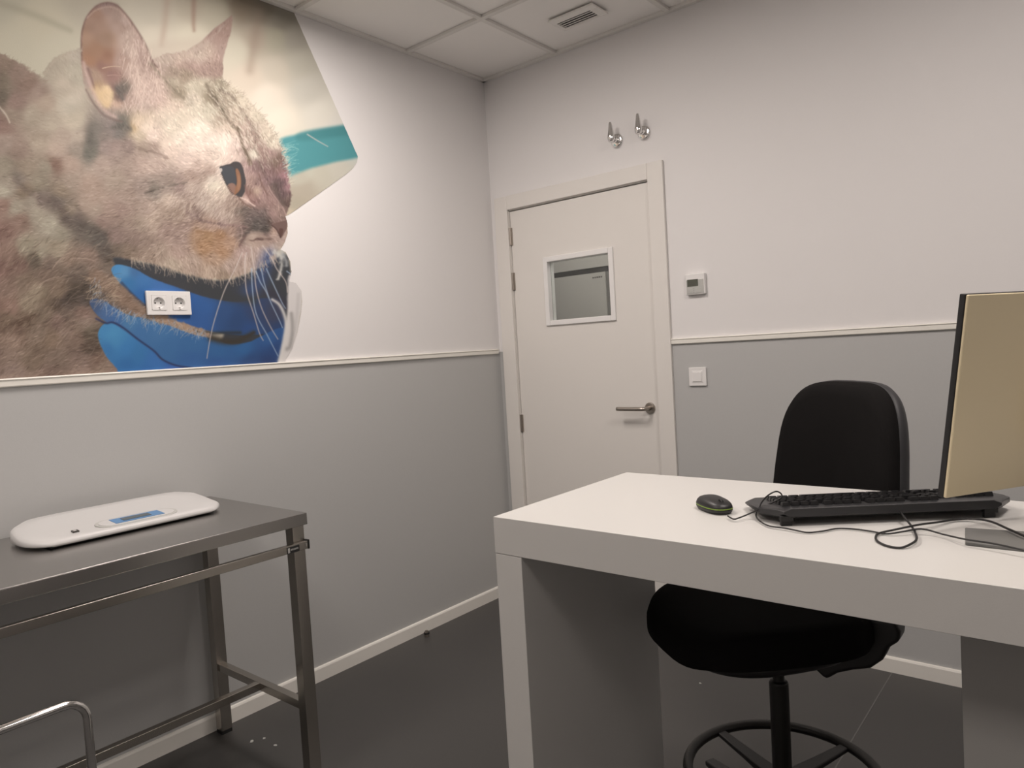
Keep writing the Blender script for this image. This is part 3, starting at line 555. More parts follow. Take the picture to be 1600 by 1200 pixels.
# ================= mural =================
def build_mural():
    im = paint_mural()
    im = np.clip(im,0,255)/255.0
    li = np.where(im <= .04045, im/12.92, ((im+.055)/1.055)**2.4)
    al = np.clip(li*np.array((1.36,1.50,1.56))*MUR, 0, .9)
    # wall grid: a = metres along the wall (y), b = height z
    st = .0021
    ya = np.arange(-2.55, -.86, st); zb = np.append(np.arange(DZ1-.004, ZC+.002, st), ZC+.002)
    YY, ZZ = np.meshgrid(ya, zb)
    # planar map from the wall to the art space
    f = MAPM
    P = np.stack([YY, ZZ, np.ones_like(YY)], -1) @ f.T
    U = P[...,0]/P[...,2]; V = P[...,1]/P[...,2]
    # outline of the print
    edge = [(-400,900),(-400,-400),(447,-20),(459,20),(559,245),(557,254),(551,263),(541,272),(520,287),(455,333),(446,338),(449,350),(449,366),(444,380),(438,390),(446,394),(453,408),(455,425),(452,440),(462,442),(471,455),(472,470),(470,490),(464,520),(456,545),(446,562),(444,640),(-400,900)]
    E = np.array(edge, float); cu = (U[:-1,:-1]+U[1:,1:])/2; cv = (V[:-1,:-1]+V[1:,1:])/2; ins = np.zeros(cu.shape, bool)
    for k in range(len(E)-1):
        a, b = E[k], E[k+1]
        if a[1] != b[1]: ins ^= ((a[1] > cv) != (b[1] > cv)) & (cu < (b[0]-a[0])*(cv-a[1])/(b[1]-a[1])+a[0])
    h, w = al.shape[:2]
    fx = np.clip((U-AX0)*AS-.5, 0, w-1.001); fy = np.clip((V-AY0)*AS-.5, 0, h-1.001)
    i = fx.astype(int); j = fy.astype(int); a = (fx-i)[...,None]; b = (fy-j)[...,None]
    colr = (al[j,i]*(1-a)+al[j,i+1]*a)*(1-b)+(al[j+1,i]*(1-a)+al[j+1,i+1]*a)*b
    ny, nx = YY.shape; used = np.zeros((ny,nx), bool); used[:-1,:-1] |= ins; used[1:,:-1] |= ins; used[:-1,1:] |= ins; used[1:,1:] |= ins
    idx = -np.ones((ny,nx), int); idx[used] = np.arange(used.sum())
    jj, ii = np.nonzero(ins); F = np.stack([idx[jj,ii], idx[jj,ii+1], idx[jj+1,ii+1], idx[jj+1,ii]], -1)
    V3 = np.zeros((used.sum(),3)); V3[:,0] = .0012; V3[:,1] = YY[used]; V3[:,2] = ZZ[used]
    me = bpy.data.meshes.new('wall_mural'); nf = len(F)
    me.vertices.add(len(V3)); me.vertices.foreach_set('co', V3.astype('f').ravel())
    me.loops.add(nf*4); me.loops.foreach_set('vertex_index', F.astype('i').ravel())
    me.polygons.add(nf); me.polygons.foreach_set('loop_start', np.arange(0,nf*4,4,dtype='i')); me.update(calc_edges=True); me.validate()
    ca = me.color_attributes.new('print', 'FLOAT_COLOR', 'POINT')
    ca.data.foreach_set('color', np.concatenate([colr[used], np.ones((used.sum(),1))], 1).astype('f').ravel())
    m = bpy.data.materials.new('mural_print'); m.use_nodes = True; nt = m.node_tree; bs = nt.nodes['Principled BSDF']
    at = nt.nodes.new('ShaderNodeVertexColor'); at.layer_name = 'print'; nt.links.new(at.outputs[0], bs.inputs['Base Color']); bs.inputs['Roughness'].default_value = .6; bs.inputs['Specular IOR Level'].default_value = .3
    tc = nt.nodes.new('ShaderNodeTexCoord'); n = nt.nodes.new('ShaderNodeTexNoise'); n.inputs['Scale'].default_value = 420; k = nt.nodes.new('ShaderNodeBump'); k.inputs['Strength'].default_value = .2; k.inputs['Distance'].default_value = .001
    nt.links.new(tc.outputs['Object'], n.inputs[0]); nt.links.new(n.outputs[0], k.inputs['Height']); nt.links.new(k.outputs[0], bs.inputs['Normal'])
    me.materials.append(m)
    o = bpy.data.objects.new('wall_mural', me); COL.objects.link(o)
    tag(o, 'large printed wall mural of a tabby cat held in blue gloved hands', 'mural')
MUR = .75
MAPM = np.array([[0.366235, -0.02940018, 0.8726378], [0.1034493, -0.3175252, 1.0], [0.000211846, -1.374758e-05, 0.001085943]])
build_mural()

# ================= things on the walls and ceiling =================
def plate(bm, w, h, r, d0, d1, n=4):           # rounded slab in the local xy plane
    return prism(bm, rrect(w,h,r,n), d0, d1, 'z')
def wall_thing(name, label, cat, pos, normal):   # local: x right, y up, z out of the wall
    t = thing(name, label, cat, pos); n = Vector(normal); up = Vector((0,0,1)); x = up.cross(n)
    t.rotation_euler = Matrix((x,up,n)).transposed().to_euler(); return t
def P2(w,h,r,a,b,dx=0,dy=0):
    bm = bmesh.new(); v = plate(bm,w,h,r,a,b); bmesh.ops.translate(bm, verts=v, vec=(dx,dy,0)); return bm
so = wall_thing('double_power_socket', 'white double power socket mounted over the blue glove of the mural', 'power socket', (0,-1.7635,1.5436), (1,0,0))
cp_ = bmesh.new(); W2, H2, c1, c2 = .0765, .041, .0355-.0251, .0355+.0251
gx = [-W2,-c2,-c1,c1,c2,W2]; gy = [-H2,-.0251,.0251,H2]; lay = []
for zc in (.0013,.011): lay.append([[cp_.verts.new((x,y,zc)) for y in gy] for x in gx])
cells_ = [(i,j) for i in range(5) for j in range(3) if not (j == 1 and i in (1,3))]
for i,j in cells_:
    for q in (0,1): cp_.faces.new((lay[q][i][j],lay[q][i+1][j],lay[q][i+1][j+1],lay[q][i][j+1]))
    for (di,dj,a_,b_) in ((-1,0,(i,j),(i,j+1)),(1,0,(i+1,j),(i+1,j+1)),(0,-1,(i,j),(i+1,j)),(0,1,(i,j+1),(i+1,j+1))):
        if (i+di,j+dj) not in cells_: cp_.faces.new((lay[0][a_[0]][a_[1]],lay[0][b_[0]][b_[1]],lay[1][b_[0]][b_[1]],lay[1][a_[0]][a_[1]]))
obj('cover_plate', cp_, 'white', so, bevel=.0012)
for dx in (-.0355,.0355):
    sk = bmesh.new(); n = 28; rr = .0195
    # square insert with a round well
    out = rrect(.050,.050,.003,6)
    ring = [((rr*math.cos(2*math.pi*k/n)), (rr*math.sin(2*math.pi*k/n))) for k in range(n)]
    a = [sk.verts.new((x+dx,y,.0125)) for x,y in out]; m_ = len(out); b = [sk.verts.new((x+dx,y,.0125)) for x,y in ring]; c_ = [sk.verts.new((x*.94+dx,y*.94,.0022)) for x,y in ring]; e = [sk.verts.new((x+dx,y,.009)) for x,y in out]
    for k in range(m_):
        sk.faces.new((a[k],a[(k+1)%m_],b[((k+1)%m_)*n//m_],b[k*n//m_]) if ((k+1)%m_)*n//m_ != k*n//m_ else (a[k],a[(k+1)%m_],b[k*n//m_])); sk.faces.new((e[k],e[(k+1)%m_],a[(k+1)%m_],a[k]))
    for k in range(n): sk.faces.new((b[k],b[(k+1)%n],c_[(k+1)%n],c_[k]))
    sk.faces.new(c_)
    ins_ = obj('socket_insert', sk, 'white', so)
    hl = bmesh.new()
    for q in (-.0095,.0095): lathe(hl, [(0,.0016),(.0028,.0016),(.0028,.0025),(0,.0025)], 12, Matrix.Translation((dx+q,0,0)))
    obj('pin_hole', hl, 'darkslot', ins_)
    for q in (-.0195,.0145): obj('earth_clip', B(dx-.0025,dx+.0025,q,q+.005,.0018,.0105), 'chrome', ins_)
    obj('rating_print', B(dx-.004,dx+.003,-.0228,-.0212,.0125,.0127), 'text', ins_)
sw = wall_thing('light_switch', 'square white light switch on the grey wall right of the door', 'light switch', (1.1335,0,1.1437), (0,-1,0))
obj('cover_plate', P2(.081,.081,.003,.002,.011), 'white', sw, bevel=.002); obj('inner_frame', P2(.052,.052,.002,.010,.0125), 'white', sw, bevel=.001); obj('rocker', P2(.042,.042,.002,.010,.0155), 'white', sw, bevel=.002)
th = wall_thing('thermostat', 'white wall thermostat with small dark display above the light switch', 'thermostat', (1.1465,0,1.546), (0,-1,0))
obj('housing', P2(.088,.090,.004,0,.020), 'white', th, bevel=.003)
obj('front_panel', P2(.080,.060,.002,.0195,.0215,0,-.011), 'greyp', th, bevel=.001)
obj('display', P2(.050,.030,.001,.021,.0225,-.010,.006), 'lcd', th)
tx = bmesh.new(); box(tx,-.022,-.008,.008,.010,.0225,.0227); box(tx,-.004,.010,.010,.0115,.0225,.0227); box(tx,-.022,.004,-.001,.001,.0225,.0227)
for q in (-.022,-.030,-.037): lathe(tx, [(0,.0216),(.0013,.0216),(.0013,.0219),(0,.0219)], 8, Matrix.Translation((-.006,q+.002,0)))
obj('display_print', tx, 'text', th)
for q in (-.026,.016): obj('button', P2(.026,.020,.002,.0205,.0225,q,-.028), 'greyp', th, bevel=.0006)
for i,(x,z,lab,dot) in enumerate(((.787,2.243,'chrome shut-off valve with red dot over the door, nearer the corner','red'),(.9285,2.2465,'chrome shut-off valve with dark dot over the door, further from the corner','darkslot'))):
    v = wall_thing('shut_off_valve', lab, 'valve', (x,0,z), (0,-1,0)); v['group'] = 'chrome valves above the door'
    bm = bmesh.new(); lathe(bm, [(0,0),(.030,0),(.031,.004),(.030,.008),(.026,.011),(0,.012)], 40); obj('rosette', bm, 'chrome', v, bevel=.0012)
    bm = bmesh.new(); lathe(bm, [(0,.010),(.013,.012),(.013,.022),(.0105,.026),(.0105,.036),(.013,.040),(.013,.060),(.010,.066),(0,.067)], 24); obj('spindle', bm, 'chrome', v, smooth=True)
    lv = bmesh.new(); tube(lv, catmull([(0,-.014,.052),(0,.004,.053),(0,.022,.053),(0,.045,.054),(0,.073,.056)], 4), [.013,.0155,.0165,.017,.017,.017,.0165,.0155,.0145,.0135,.0125,.0115,.0105,.0092,.008,.0066,.0045], 14)
    obj('lever', lv, 'chrome', v, smooth=True)
    bm = bmesh.new(); lathe(bm, [(0,.066),(.004,.066),(.004,.0685),(0,.069)], 14); obj('indicator_dot', bm, dot, v)
vt = thing('air_vent', 'small white slotted air vent in the ceiling tile', 'air vent', (.775,-.257,ZC))
fr = bmesh.new(); X0,X1,Y0,Y1 = -.115,.115,-.066,.062; sx0,sx1,sy0,sy1 = -.094,.076,-.024,.050
box(fr,X0,X1,Y0,sy0,-.004,.004); box(fr,X0,X1,sy1,Y1,-.004,.004); box(fr,X0,sx0,sy0,sy1,-.004,.004); box(fr,sx1,X1,sy0,sy1,-.004,.004)
obj('frame', fr, 'vent', vt, bevel=.002)
obj('duct_opening', B(sx0,sx1,sy0,sy1,.004,.0075), 'darkslot', vt)
for k in range(4):
    y = sy0+.010+k*.0185
    bm = bmesh.new(); box(bm, sx0,sx1,-.0052,.0052,-.0012,.0012, Matrix.Translation((0,y+.003,-.002)) @ Matrix.Rotation(R_(18),4,'X')); obj('slat', bm, 'vent', vt)
for i,(x,y,p) in enumerate(LAMPS):
    d = ('square ceiling lamp panel above the steel table end nearest the door','square ceiling lamp panel above the monitor','square ceiling lamp panel in the corner beyond the steel table','square ceiling lamp panel behind the camera beyond the desk')[i]
    l = thing('ceiling_light', d, 'ceiling light', (x,y,ZC), 0, 'square ceiling lamp panels')
    fb = bmesh.new()
    for a in ((-.298,.298,-.298,-.285),(-.298,.298,.285,.298),(-.298,-.285,-.285,.285),(.285,.298,-.285,.285)): box(fb,*a,-.014,.004)
    obj('frame', fb, 'white', l); obj('diffuser', B(-.285,.285,-.285,.285,-.004,.002), 'diff', l)

# ================= steel table =================
ty1, ty0, tx0, tx1, tz = -1.680, -2.88, .02, .612, .85
tb = thing('steel_table', 'stainless steel work table standing against the grey left wall', 'table', (.3,-2.28,0))
def S(x0,x1,y0,y1,z0,z1): return B(x0-.3,x1-.3,y0+2.28,y1+2.28,z0,z1)
tp = bmesh.new(); box(tp, tx0-.3,tx1-.3,ty0+2.28,ty1+2.28,tz-.002,tz); box(tp, tx1-.3-.002,tx1-.3,ty0+2.28,ty1+2.28,tz-.036,tz-.002); box(tp, tx0-.3,tx1-.302,ty1+2.28-.002,ty1+2.28,tz-.036,tz-.002); box(tp, tx0-.3,tx0-.298,ty0+2.28,ty1+2.278,tz-.036,tz-.002)
obj('tabletop', tp, 'steel_top', tb, bevel=.0012)
obj('underside_board', S(tx0+.006,tx1-.006,ty0+.004,ty1-.006,tz-.030,tz-.003), 'greyp', tb)
for x in (.045,.583):
    for y in (-1.708,-2.85):
        lg = obj('leg', S(x-.02,x+.02,y-.02,y+.02,.012,tz-.030), 'steel', tb, bevel=.002)
        obj('foot', S(x-.019,x+.019,y-.019,y+.019,0,.014), 'blackrub', lg)
fr_ = bmesh.new(); box(fr_, .606-.3,.622-.3,-2.87+2.28,-1.690+2.28,.742,.766); obj('front_rail', fr_, 'steel', tb, bevel=.001)
obj('rail_end_cap', S(.605,.624,-1.691,-1.686,.741,.769), 'blackrub', tb)
obj('rail_plate', S(.622,.6235,-1.700,-1.694,.750,.760), 'chrome', tb)
lb = obj('rail_label', S(.622,.6235,-1.7640,-1.722,.7425,.7615), 'darkslot', tb, bevel=0)
l2 = bmesh.new(); box(l2,.3235,.3243,-1.762+2.28,-1.7555+2.28,.7445,.7595)
for k in range(6): box(l2,.3235,.3241,-1.752+.0045*k+2.28,-1.7495+.0045*k+2.28,.7505,.7555)
obj('label_print', l2, 'greyp', lb)
obj('side_rail', S(.065,.565,-1.722,-1.696,.232,.258), 'steel', tb, bevel=.0015)
obj('side_rail', S(.065,.565,-2.862,-2.836,.232,.258), 'steel', tb, bevel=.0015)
obj('long_rail', S(.308,.333,-2.84,-1.72,.2325,.2575), 'steel', tb, bevel=.0015)

# ================= baby scale =================
sc = thing('baby_scale', 'white flat baby scale with blue display lying on the steel table', 'weighing scale', (.195,-2.055,tz))
def scale_body():
    bm = bmesh.new(); out0 = [(.136,-.20),(.137,0),(.136,.20),(.128,.238),(.088,.270),(.05,.277),(-.055,.277),(-.095,.255),(-.128,.205),(-.131,0),(-.128,-.19),(-.098,-.245),(-.05,-.273),(.05,-.278),(.095,-.265),(.128,-.236)]
    P = catmull([(a,b,0) for a,b in out0], 3, True); n = len(P)
    def top(x,y): s = (x+.130)/.265; return .019+.030*max(0,1-s)**1.2+.002*math.exp(-((s-.82)/.16)**2)
    lv = [(.965,.006,0),(1.0,.010,0),(1.0,.017,0),(.985,0,.0),(.95,0,.0035),(.80,0,.001),(.5,0,-.0005),(.2,0,-.0005)]
    rings = []
    for s,zb_,dz in lv:
        r = []
        for p in P:
            x,y = p.x*s,p.y*s; z = zb_ if zb_ else top(x,y)+dz-(.002 if s > .97 else 0)
            if s == 1.0 and zb_ == .017: z = top(x,y)-.007
            r.append(bm.verts.new((x,y,z)))
        rings.append(r)
    for a,b in zip(rings, rings[1:]):
        for k in range(n): bm.faces.new((a[k],a[(k+1)%n],b[(k+1)%n],b[k]))
    bm.faces.new(rings[0]); bm.faces.new(rings[-1]); return bm, top
bm, topf = scale_body(); obj('platform', bm, 'scalew', sc, smooth=True)
obj('base_seam', B(-.118,.126,-.23,.23,.003,.007), 'darkslot', sc)
for x,y in ((-.09,-.2),(-.09,.2),(.1,-.2),(.1,.2)):
    bm = bmesh.new(); lathe(bm, [(0,0),(.012,0),(.012,.006),(0,.006)], 16, Matrix.Translation((x,y,0))); obj('rubber_foot', bm, 'blackrub', sc)
def on_top(pts, lift, thick, m, name, parent=sc):
    bm = bmesh.new(); lo_ = [bm.verts.new((x,y,topf(x,y)+lift-thick)) for x,y in pts]; hi_ = [bm.verts.new((x,y,topf(x,y)+lift)) for x,y in pts]; n = len(pts)
    bm.faces.new(lo_[::-1]); bm.faces.new(hi_)
    for k in range(n): bm.faces.new((lo_[k],lo_[(k+1)%n],hi_[(k+1)%n],hi_[k]))
    return obj(name, bm, m, parent)
def pill(cx, cy, w, L, n=8):
    return [(cx+w/2*math.cos(a), cy+(L/2-w/2)+w/2*math.sin(a)) for a in [math.pi*k/n for k in range(n+1)]]+[(cx-w/2*math.cos(a), cy-(L/2-w/2)-w/2*math.sin(a)) for a in [math.pi*k/n for k in range(n+1)]]
SX, SY = .076, .018
on_top(pill(SX,SY,.086,.232), .0030, .005, 'greyp', 'display_surround')
dp = on_top(pill(SX,SY,.070,.214), .0040, .005, 'scalew', 'display_panel')
on_top([(SX-.026,SY-.070),(SX+.026,SY-.070),(SX+.026,SY+.070),(SX-.026,SY+.070)], .0054, .004, 'bluelabel', 'blue_label')
on_top([(SX-.015,SY-.044),(SX+.015,SY-.044),(SX+.015,SY+.036),(SX-.015,SY+.036)], .0062, .004, 'lcd2', 'display')
bd = on_top([(SX+.000,-.162),(SX+.016,-.162),(SX+.016,-.146),(SX+.000,-.146)], .0044, .004, 'text', 'badge')
on_top([(SX+.004,-.158),(SX+.011,-.158),(SX+.011,-.151),(SX+.004,-.151)], .0050, .002, 'scalew', 'badge_mark', bd)

# ================= chrome tube frame =================
ct = thing('chrome_tube_frame', 'bent chrome tube frame standing in front of the steel table', 'tube frame', (.78,-2.6,0))
def C3(x,y,z): return (x-.78,y+2.6,z)
def ushape(x0, yA, yB, zt, r=.045):
    P = [(x0,yA,.012),(x0,yA,zt-r)]+[(x0,yA-r*(1-math.cos(a)),zt-r+r*math.sin(a)) for a in [R_(15*k) for k in range(1,7)]]
    P += [(x0,yB+r*(1-math.sin(a)),zt-r*(1-math.cos(a))) for a in [R_(15*k) for k in range(0,7)]]+[(x0,yB,.012)]
    return P
bm = bmesh.new(); tube(bm, [C3(*p) for p in ushape(TX,TYA,-2.98,TZ)], .0092, 14); obj('tube', bm, 'chrome', ct, smooth=True)
for y in (TYA,-2.98): obj('foot', B(TX-.78-.013,TX-.78+.013,y+2.6-.013,y+2.6+.013,0,.018), 'blackrub', ct)

# ================= door stop and crumbs =================
ds = thing('door_stop', 'small silver and black door stop on the floor by the left wall', 'door stop', (.055,-.712,0))
bm = bmesh.new(); lathe(bm, [(0,0),(.011,0),(.011,.012),(.009,.013),(0,.013)], 20); obj('base', bm, 'nickel', ds, smooth=False)
bm = bmesh.new(); lathe(bm, [(0,.013),(.0135,.013),(.0135,.020),(0,.020)], 20); obj('rubber_ring', bm, 'blackrub', ds)
bm = bmesh.new(); lathe(bm, [(0,.020),(.010,.020),(.009,.027),(0,.029)], 20); obj('cap', bm, 'nickel', ds)
random.seed(4)
for k,(x,y,s,lab) in enumerate(((.196,-1.690,.009,'small white paper crumb on the floor nearest the table back leg'),(.215,-1.655,.006,'tiny white crumb on the floor beside the larger crumb'),(.290,-1.658,.007,'white crumb on the floor nearest the table front leg'),(1.305,-.475,.005,'tiny white crumb on the floor beside the desk side panel'))):
    bm = bmesh.new(); n = 9; pts = [((s*random.uniform(.5,1.1))*math.cos(2*math.pi*q/n), (s*random.uniform(.4,1))*math.sin(2*math.pi*q/n)) for q in range(n)]; prism(bm, pts, 0, .0025)
    tag(obj('paper_crumb', bm, 'greyp', loc=(x,y,0)), lab, 'crumb', 'white crumbs on the dark floor')

# ================= desk =================
kx0,kx1,ky0,ky1,kz = 1.4715,2.97,-1.785,-1.212,.95
dk = thing('white_desk', 'thick white melamine desk with panel sides carrying the keyboard and monitor', 'desk', (2.2,-1.5,0))
def D(x0,x1,y0,y1,z0,z1): return B(x0-2.2,x1-2.2,y0+1.5,y1+1.5,z0,z1)
obj('desktop', D(kx0,kx1,ky0,ky1,.8690,kz), 'desk', dk, bevel=.0012)
obj('side_panel', D(kx0+.0005,1.5445,ky0+.0005,ky1-.0005,0,.8680), 'desk', dk, bevel=.001)
obj('side_panel', D(2.898,kx1-.0005,ky0+.0005,ky1-.0005,0,.8680), 'desk', dk, bevel=.001)
pd = thing('drawer_pedestal', 'grey drawer pedestal set back under the right of the desk', 'drawer unit', (2.53,-1.43,0))
obj('cabinet', B(-.201,.20,-.205,.2,.02,.846), 'pedg', pd, bevel=.001)
for k,(a,b) in enumerate(((.03,.40),(.405,.66),(.665,.832))):
    d_ = obj('drawer_front', B(-.201,.20,.2,.216,a,b), 'desk', pd, bevel=.001); 
    obj('drawer_handle', B(-.06,.06,.216,.232,b-.04,b-.03), 'nickel', d_, bevel=.002)
for x in (-.18,.18):
    for y in (-.185,.18): obj('foot', B(x-.015,x+.015,y-.015,y+.015,0,.022), 'blackrub', pd)
obj('back_slot', B(-.19,-.155,-.2058,-.2045,.812,.818), 'darkslot', pd)

# ================= office chair =================
cx_, cy_ = 1.872,-1.20
HD = Vector((-.62,-.785,0)).normalized(); RT = Vector((HD.y,-HD.x,0))*-1    # heading; RT points to the sitter's left in plan
ch = thing('office_chair', 'black upholstered swivel work chair pushed under the white desk', 'chair', (cx_,cy_,0))
def L3(f, s, z): v = HD*f+RT*s; return Vector((v.x,v.y,z))
def pad(bm, fn_out, lv):
    rings = []
    for s,fz in lv: rings.append([bm.verts.new(fn_out(s,a,fz)) for a in [2*math.pi*k/56 for k in range(56)]])
    for a,b in zip(rings, rings[1:]):
        for k in range(56): bm.faces.new((a[k],a[(k+1)%56],b[(k+1)%56],b[k]))
    bm.faces.new(rings[0][::-1]); bm.faces.new(rings[-1])
def se(a, e): c,s = math.cos(a),math.sin(a); return math.copysign(abs(c)**e,c), math.copysign(abs(s)**e,s)
SD, SWD = .235,.235
def seatpt(s, a, fz):
    c,q = se(a,.62); f = c*SD*s+.07; l = q*SWD*s*(1-.08*c)
    droop = -.035*max(0,(f-.16)/.14)**2 if f > .16 else 0
    side = .012*(abs(l)/SWD)**2
    return L3(f, l, SEATZ+fz+droop*(1 if fz>-.02 else .4)+(side if fz > 0 else 0))
bm = bmesh.new(); pad(bm, seatpt, [(.05,.030),(.4,.031),(.75,.036),(.9,.036),(.97,.028),(1.0,.010),(1.0,-.012),(.97,-.030),(.92,-.036)]); st_ = obj('seat', bm, 'fabric', ch, smooth=True)
def underpt(s, a, fz):
    c,q = se(a,.7); return L3(c*SD*s+.07, q*SWD*s, SEATZ+fz)
bm = bmesh.new(); pad(bm, underpt, [(.90,-.030),(.91,-.040),(.85,-.056),(.6,-.072),(.35,-.078)]); obj('seat_shell', bm, 'blackp', st_, smooth=True)
mc = bmesh.new(); MR = Matrix.Translation((0,0,0)) @ Matrix((HD,RT,Vector((0,0,1)))).transposed().to_4x4()
box(mc, -.13,.10,-.06,.06,SEATZ-.115,SEATZ-.070, MR); box(mc, -.24,-.10,-.045,.045,SEATZ-.105,SEATZ-.075, MR)
mech = obj('tilt_mechanism', mc, 'blackp', ch, bevel=.008, seg=3)
for (f,s,dz) in ((-.02,1,-.092),(-.16,1,-.075)):
    bm = bmesh.new(); tube(bm, [L3(f,-.05,SEATZ+dz),L3(f,-.17,SEATZ+dz-.004),L3(f-.01,-.235,SEATZ+dz-.01)], [.006,.006,.006], 8)
    lv_ = obj('lever', bm, 'metalblack', mech, smooth=True)
    bm = bmesh.new(); pts = [L3(f+.018,-.20,0),L3(f+.022,-.26,0),L3(f-.01,-.275,0),L3(f-.028,-.25,0),L3(f-.02,-.20,0)]
    prism(bm, [(p.x,p.y) for p in pts], SEATZ+dz-.020, SEATZ+dz+.006); obj('lever_paddle', bm, 'blackp', lv_, bevel=.005, seg=3)
mb = bmesh.new(); prism(mb, [(2.145-cx_,.662),(2.157-cx_,.640),(2.155-cx_,.618),(2.132-cx_,.598),(2.118-cx_,.566),(2.092-cx_,.541),(2.055-cx_,.528),(2.020-cx_,.512),(1.994-cx_,.490),(1.975-cx_,.505),(1.940-cx_,.535),(1.93-cx_,.600),(2.05-cx_,.66)], -.030, .030, 'y')
obj('back_bracket', mb, 'blackp', ch, bevel=.010, seg=3)
# back support bar rising behind the seat
bm = bmesh.new(); tube(bm, catmull([L3(-.14,0,SEATZ-.09),L3(-.225,0,SEATZ-.085),L3(-.262,0,SEATZ-.03),L3(-.268,0,SEATZ+.08),L3(BKF-.035,0,SEATZ+.25)],6), .017, 10); obj('back_support', bm, 'metalblack', ch, smooth=True)
def backpt(s, a, fz, dz=0):
    c,q = se(a,.52)                       # c: up/down, q: left/right
    zz = c*.235; tt = (zz+.235)/.47; hw = BW*(1-.16*tt**1.6)
    l = q*hw*s-.032; z = BKZ+zz*s
    conc = .045*((l+.032)/BW)**2; lean = -.10*(z-BKZ+.2)
    return L3(BKF+fz+conc+lean, l, z)
bm = bmesh.new(); pad(bm, backpt, [(.05,.030),(.5,.032),(.85,.032),(.95,.026),(1.0,.010),(1.0,-.004),(.985,-.010)]); bk = obj('backrest', bm, 'fabric', ch, smooth=True)
bm = bmesh.new(); pad(bm, backpt, [(.99,-.004),(1.008,-.012),(1.0,-.024),(.96,-.036),(.7,-.046),(.3,-.054)]); obj('back_shell', bm, 'shell', bk, smooth=True)
bm = bmesh.new(); lathe(bm, [(0,.10),(.028,.10),(.028,.16),(.0235,.17),(.0235,SEATZ-.178),(.021,SEATZ-.173),(.014,SEATZ-.171),(.014,SEATZ-.10),(0,SEATZ-.10)], 28); obj('gas_column', bm, 'metalblack', ch, smooth=False, bevel=.001)
bm = bmesh.new(); tube(bm, [(RINGR*math.cos(2*math.pi*k/64),RINGR*math.sin(2*math.pi*k/64),RINGZ) for k in range(64)], .0130, 12, True); rg = obj('foot_ring', bm, 'metalblack', ch, smooth=True)
bm = bmesh.new(); lathe(bm, [(.024,RINGZ-.045),(.036,RINGZ-.045),(.036,RINGZ-.01),(.024,RINGZ-.004)], 28); obj('ring_hub', bm, 'blackp', rg, bevel=.002)
for k in range(4):
    a = R_(RSP+90*k); d = Vector((math.cos(a),math.sin(a),0)); s_ = Vector((-d.y,d.x,0))
    bm = bmesh.new(); vs = []
    for r,hw,zt,zb in ((.030,.022,-.012,-.034),(.12,.018,-.006,-.020),(RINGR-.004,.013,.004,-.008)):
        vs.append([bm.verts.new(d*r+s_*(q*hw)+Vector((0,0,RINGZ+z))) for q,z in ((-1,zt),(1,zt),(1,zb),(-1,zb))])
    for A_,B_ in zip(vs,vs[1:]):
        for q in range(4): bm.faces.new((A_[q],A_[(q+1)%4],B_[(q+1)%4],B_[q]))
    bm.faces.new(vs[0]); bm.faces.new(vs[-1]); obj('ring_spoke', bm, 'blackp', rg, bevel=.004, seg=3)
for k in range(5):
    a = R_(STARA+72*k); d = Vector((math.cos(a),math.sin(a),0)); s_ = Vector((-d.y,d.x,0))
    bm = bmesh.new(); vs = []
    for r,hw,zt,zb in ((.0,.030,.115,.070),(.10,.026,.108,.066),(.22,.021,.092,.064),(.315,.016,.080,.062)):
        vs.append([bm.verts.new(d*r+s_*(q*hw)+Vector((0,0,z))) for q,z in ((-1,zt),(1,zt),(1,zb),(-1,zb))])
    for A_,B_ in zip(vs,vs[1:]):
        for q in range(4): bm.faces.new((A_[q],A_[(q+1)%4],B_[(q+1)%4],B_[q]))
    bm.faces.new(vs[0]); bm.faces.new(vs[-1]); lg = obj('base_leg', bm, 'blackp', ch, bevel=.006, seg=3)
    bm = bmesh.new(); cpos = d*.305
    for q in (-1,1): lathe(bm, [(0,-.009),(.024,-.009),(.025,-.006),(.025,.006),(.024,.009),(0,.009)], 20, frame_z(cpos+s_*(.014*q)+Vector((0,0,.025)), s_))
    lathe(bm, [(0,.02),(.010,.02),(.010,.066),(0,.066)], 12, Matrix.Translation(cpos)); obj('castor', bm, 'blackp', lg)

# ================= monitor =================
mo = thing('computer_monitor', 'flat computer monitor seen from its beige back on the desk', 'monitor', (0,0,0))
PH, TL = R_(MPH), R_(MTL); un = Vector((math.cos(PH),math.sin(PH),0)); nn = Vector((math.sin(PH),-math.cos(PH),0)); B0 = Vector(MB0)
upv = Vector((0,0,math.cos(TL)))+nn*math.sin(TL); no = un.cross(upv); no = no if no.dot(nn) > 0 else -no
ctr = B0+un*.27; mo.location = (ctr.x+nn.x*.04, ctr.y+nn.y*.04, kz)
MM = Matrix.Translation(-Vector(mo.location)) @ Matrix.Translation(B0) @ Matrix((un,upv,no)).transposed().to_4x4()
def MBX(name, m, par, a, **k):
    bm = bmesh.new(); box(bm, *a); bmesh.ops.transform(bm, matrix=MM, verts=bm.verts); return obj(name, bm, m, par, **k)
MH = MHEI
bc = MBX('back_cover', 'monback', mo, (0,.54,0,MH,-.006,.0), bevel=.002)
bm = bmesh.new(); bmr = prism(bm, [(x+.27,y+MH/2) for x,y in rrect(.20,.17,.03,6)], 0, .022, 'z'); bmesh.ops.transform(bm, matrix=MM, verts=bm.verts); obj('rear_housing', bm, 'monback', bc, bevel=.008, seg=3)
MBX('bezel', 'blackp', mo, (-.001,.541,-.001,MH+.001,-.017,-.006), bevel=.0015)
MBX('screen', 'screen', mo, (.008,.532,.014,MH-.008,-.0176,-.016))
bm = bmesh.new(); nk = Vector((ctr.x,ctr.y,0))+nn*.03-Vector((mo.location.x,mo.location.y,0)); NR = Matrix((un,nn,Vector((0,0,1)))).transposed().to_4x4(); NR.translation = nk
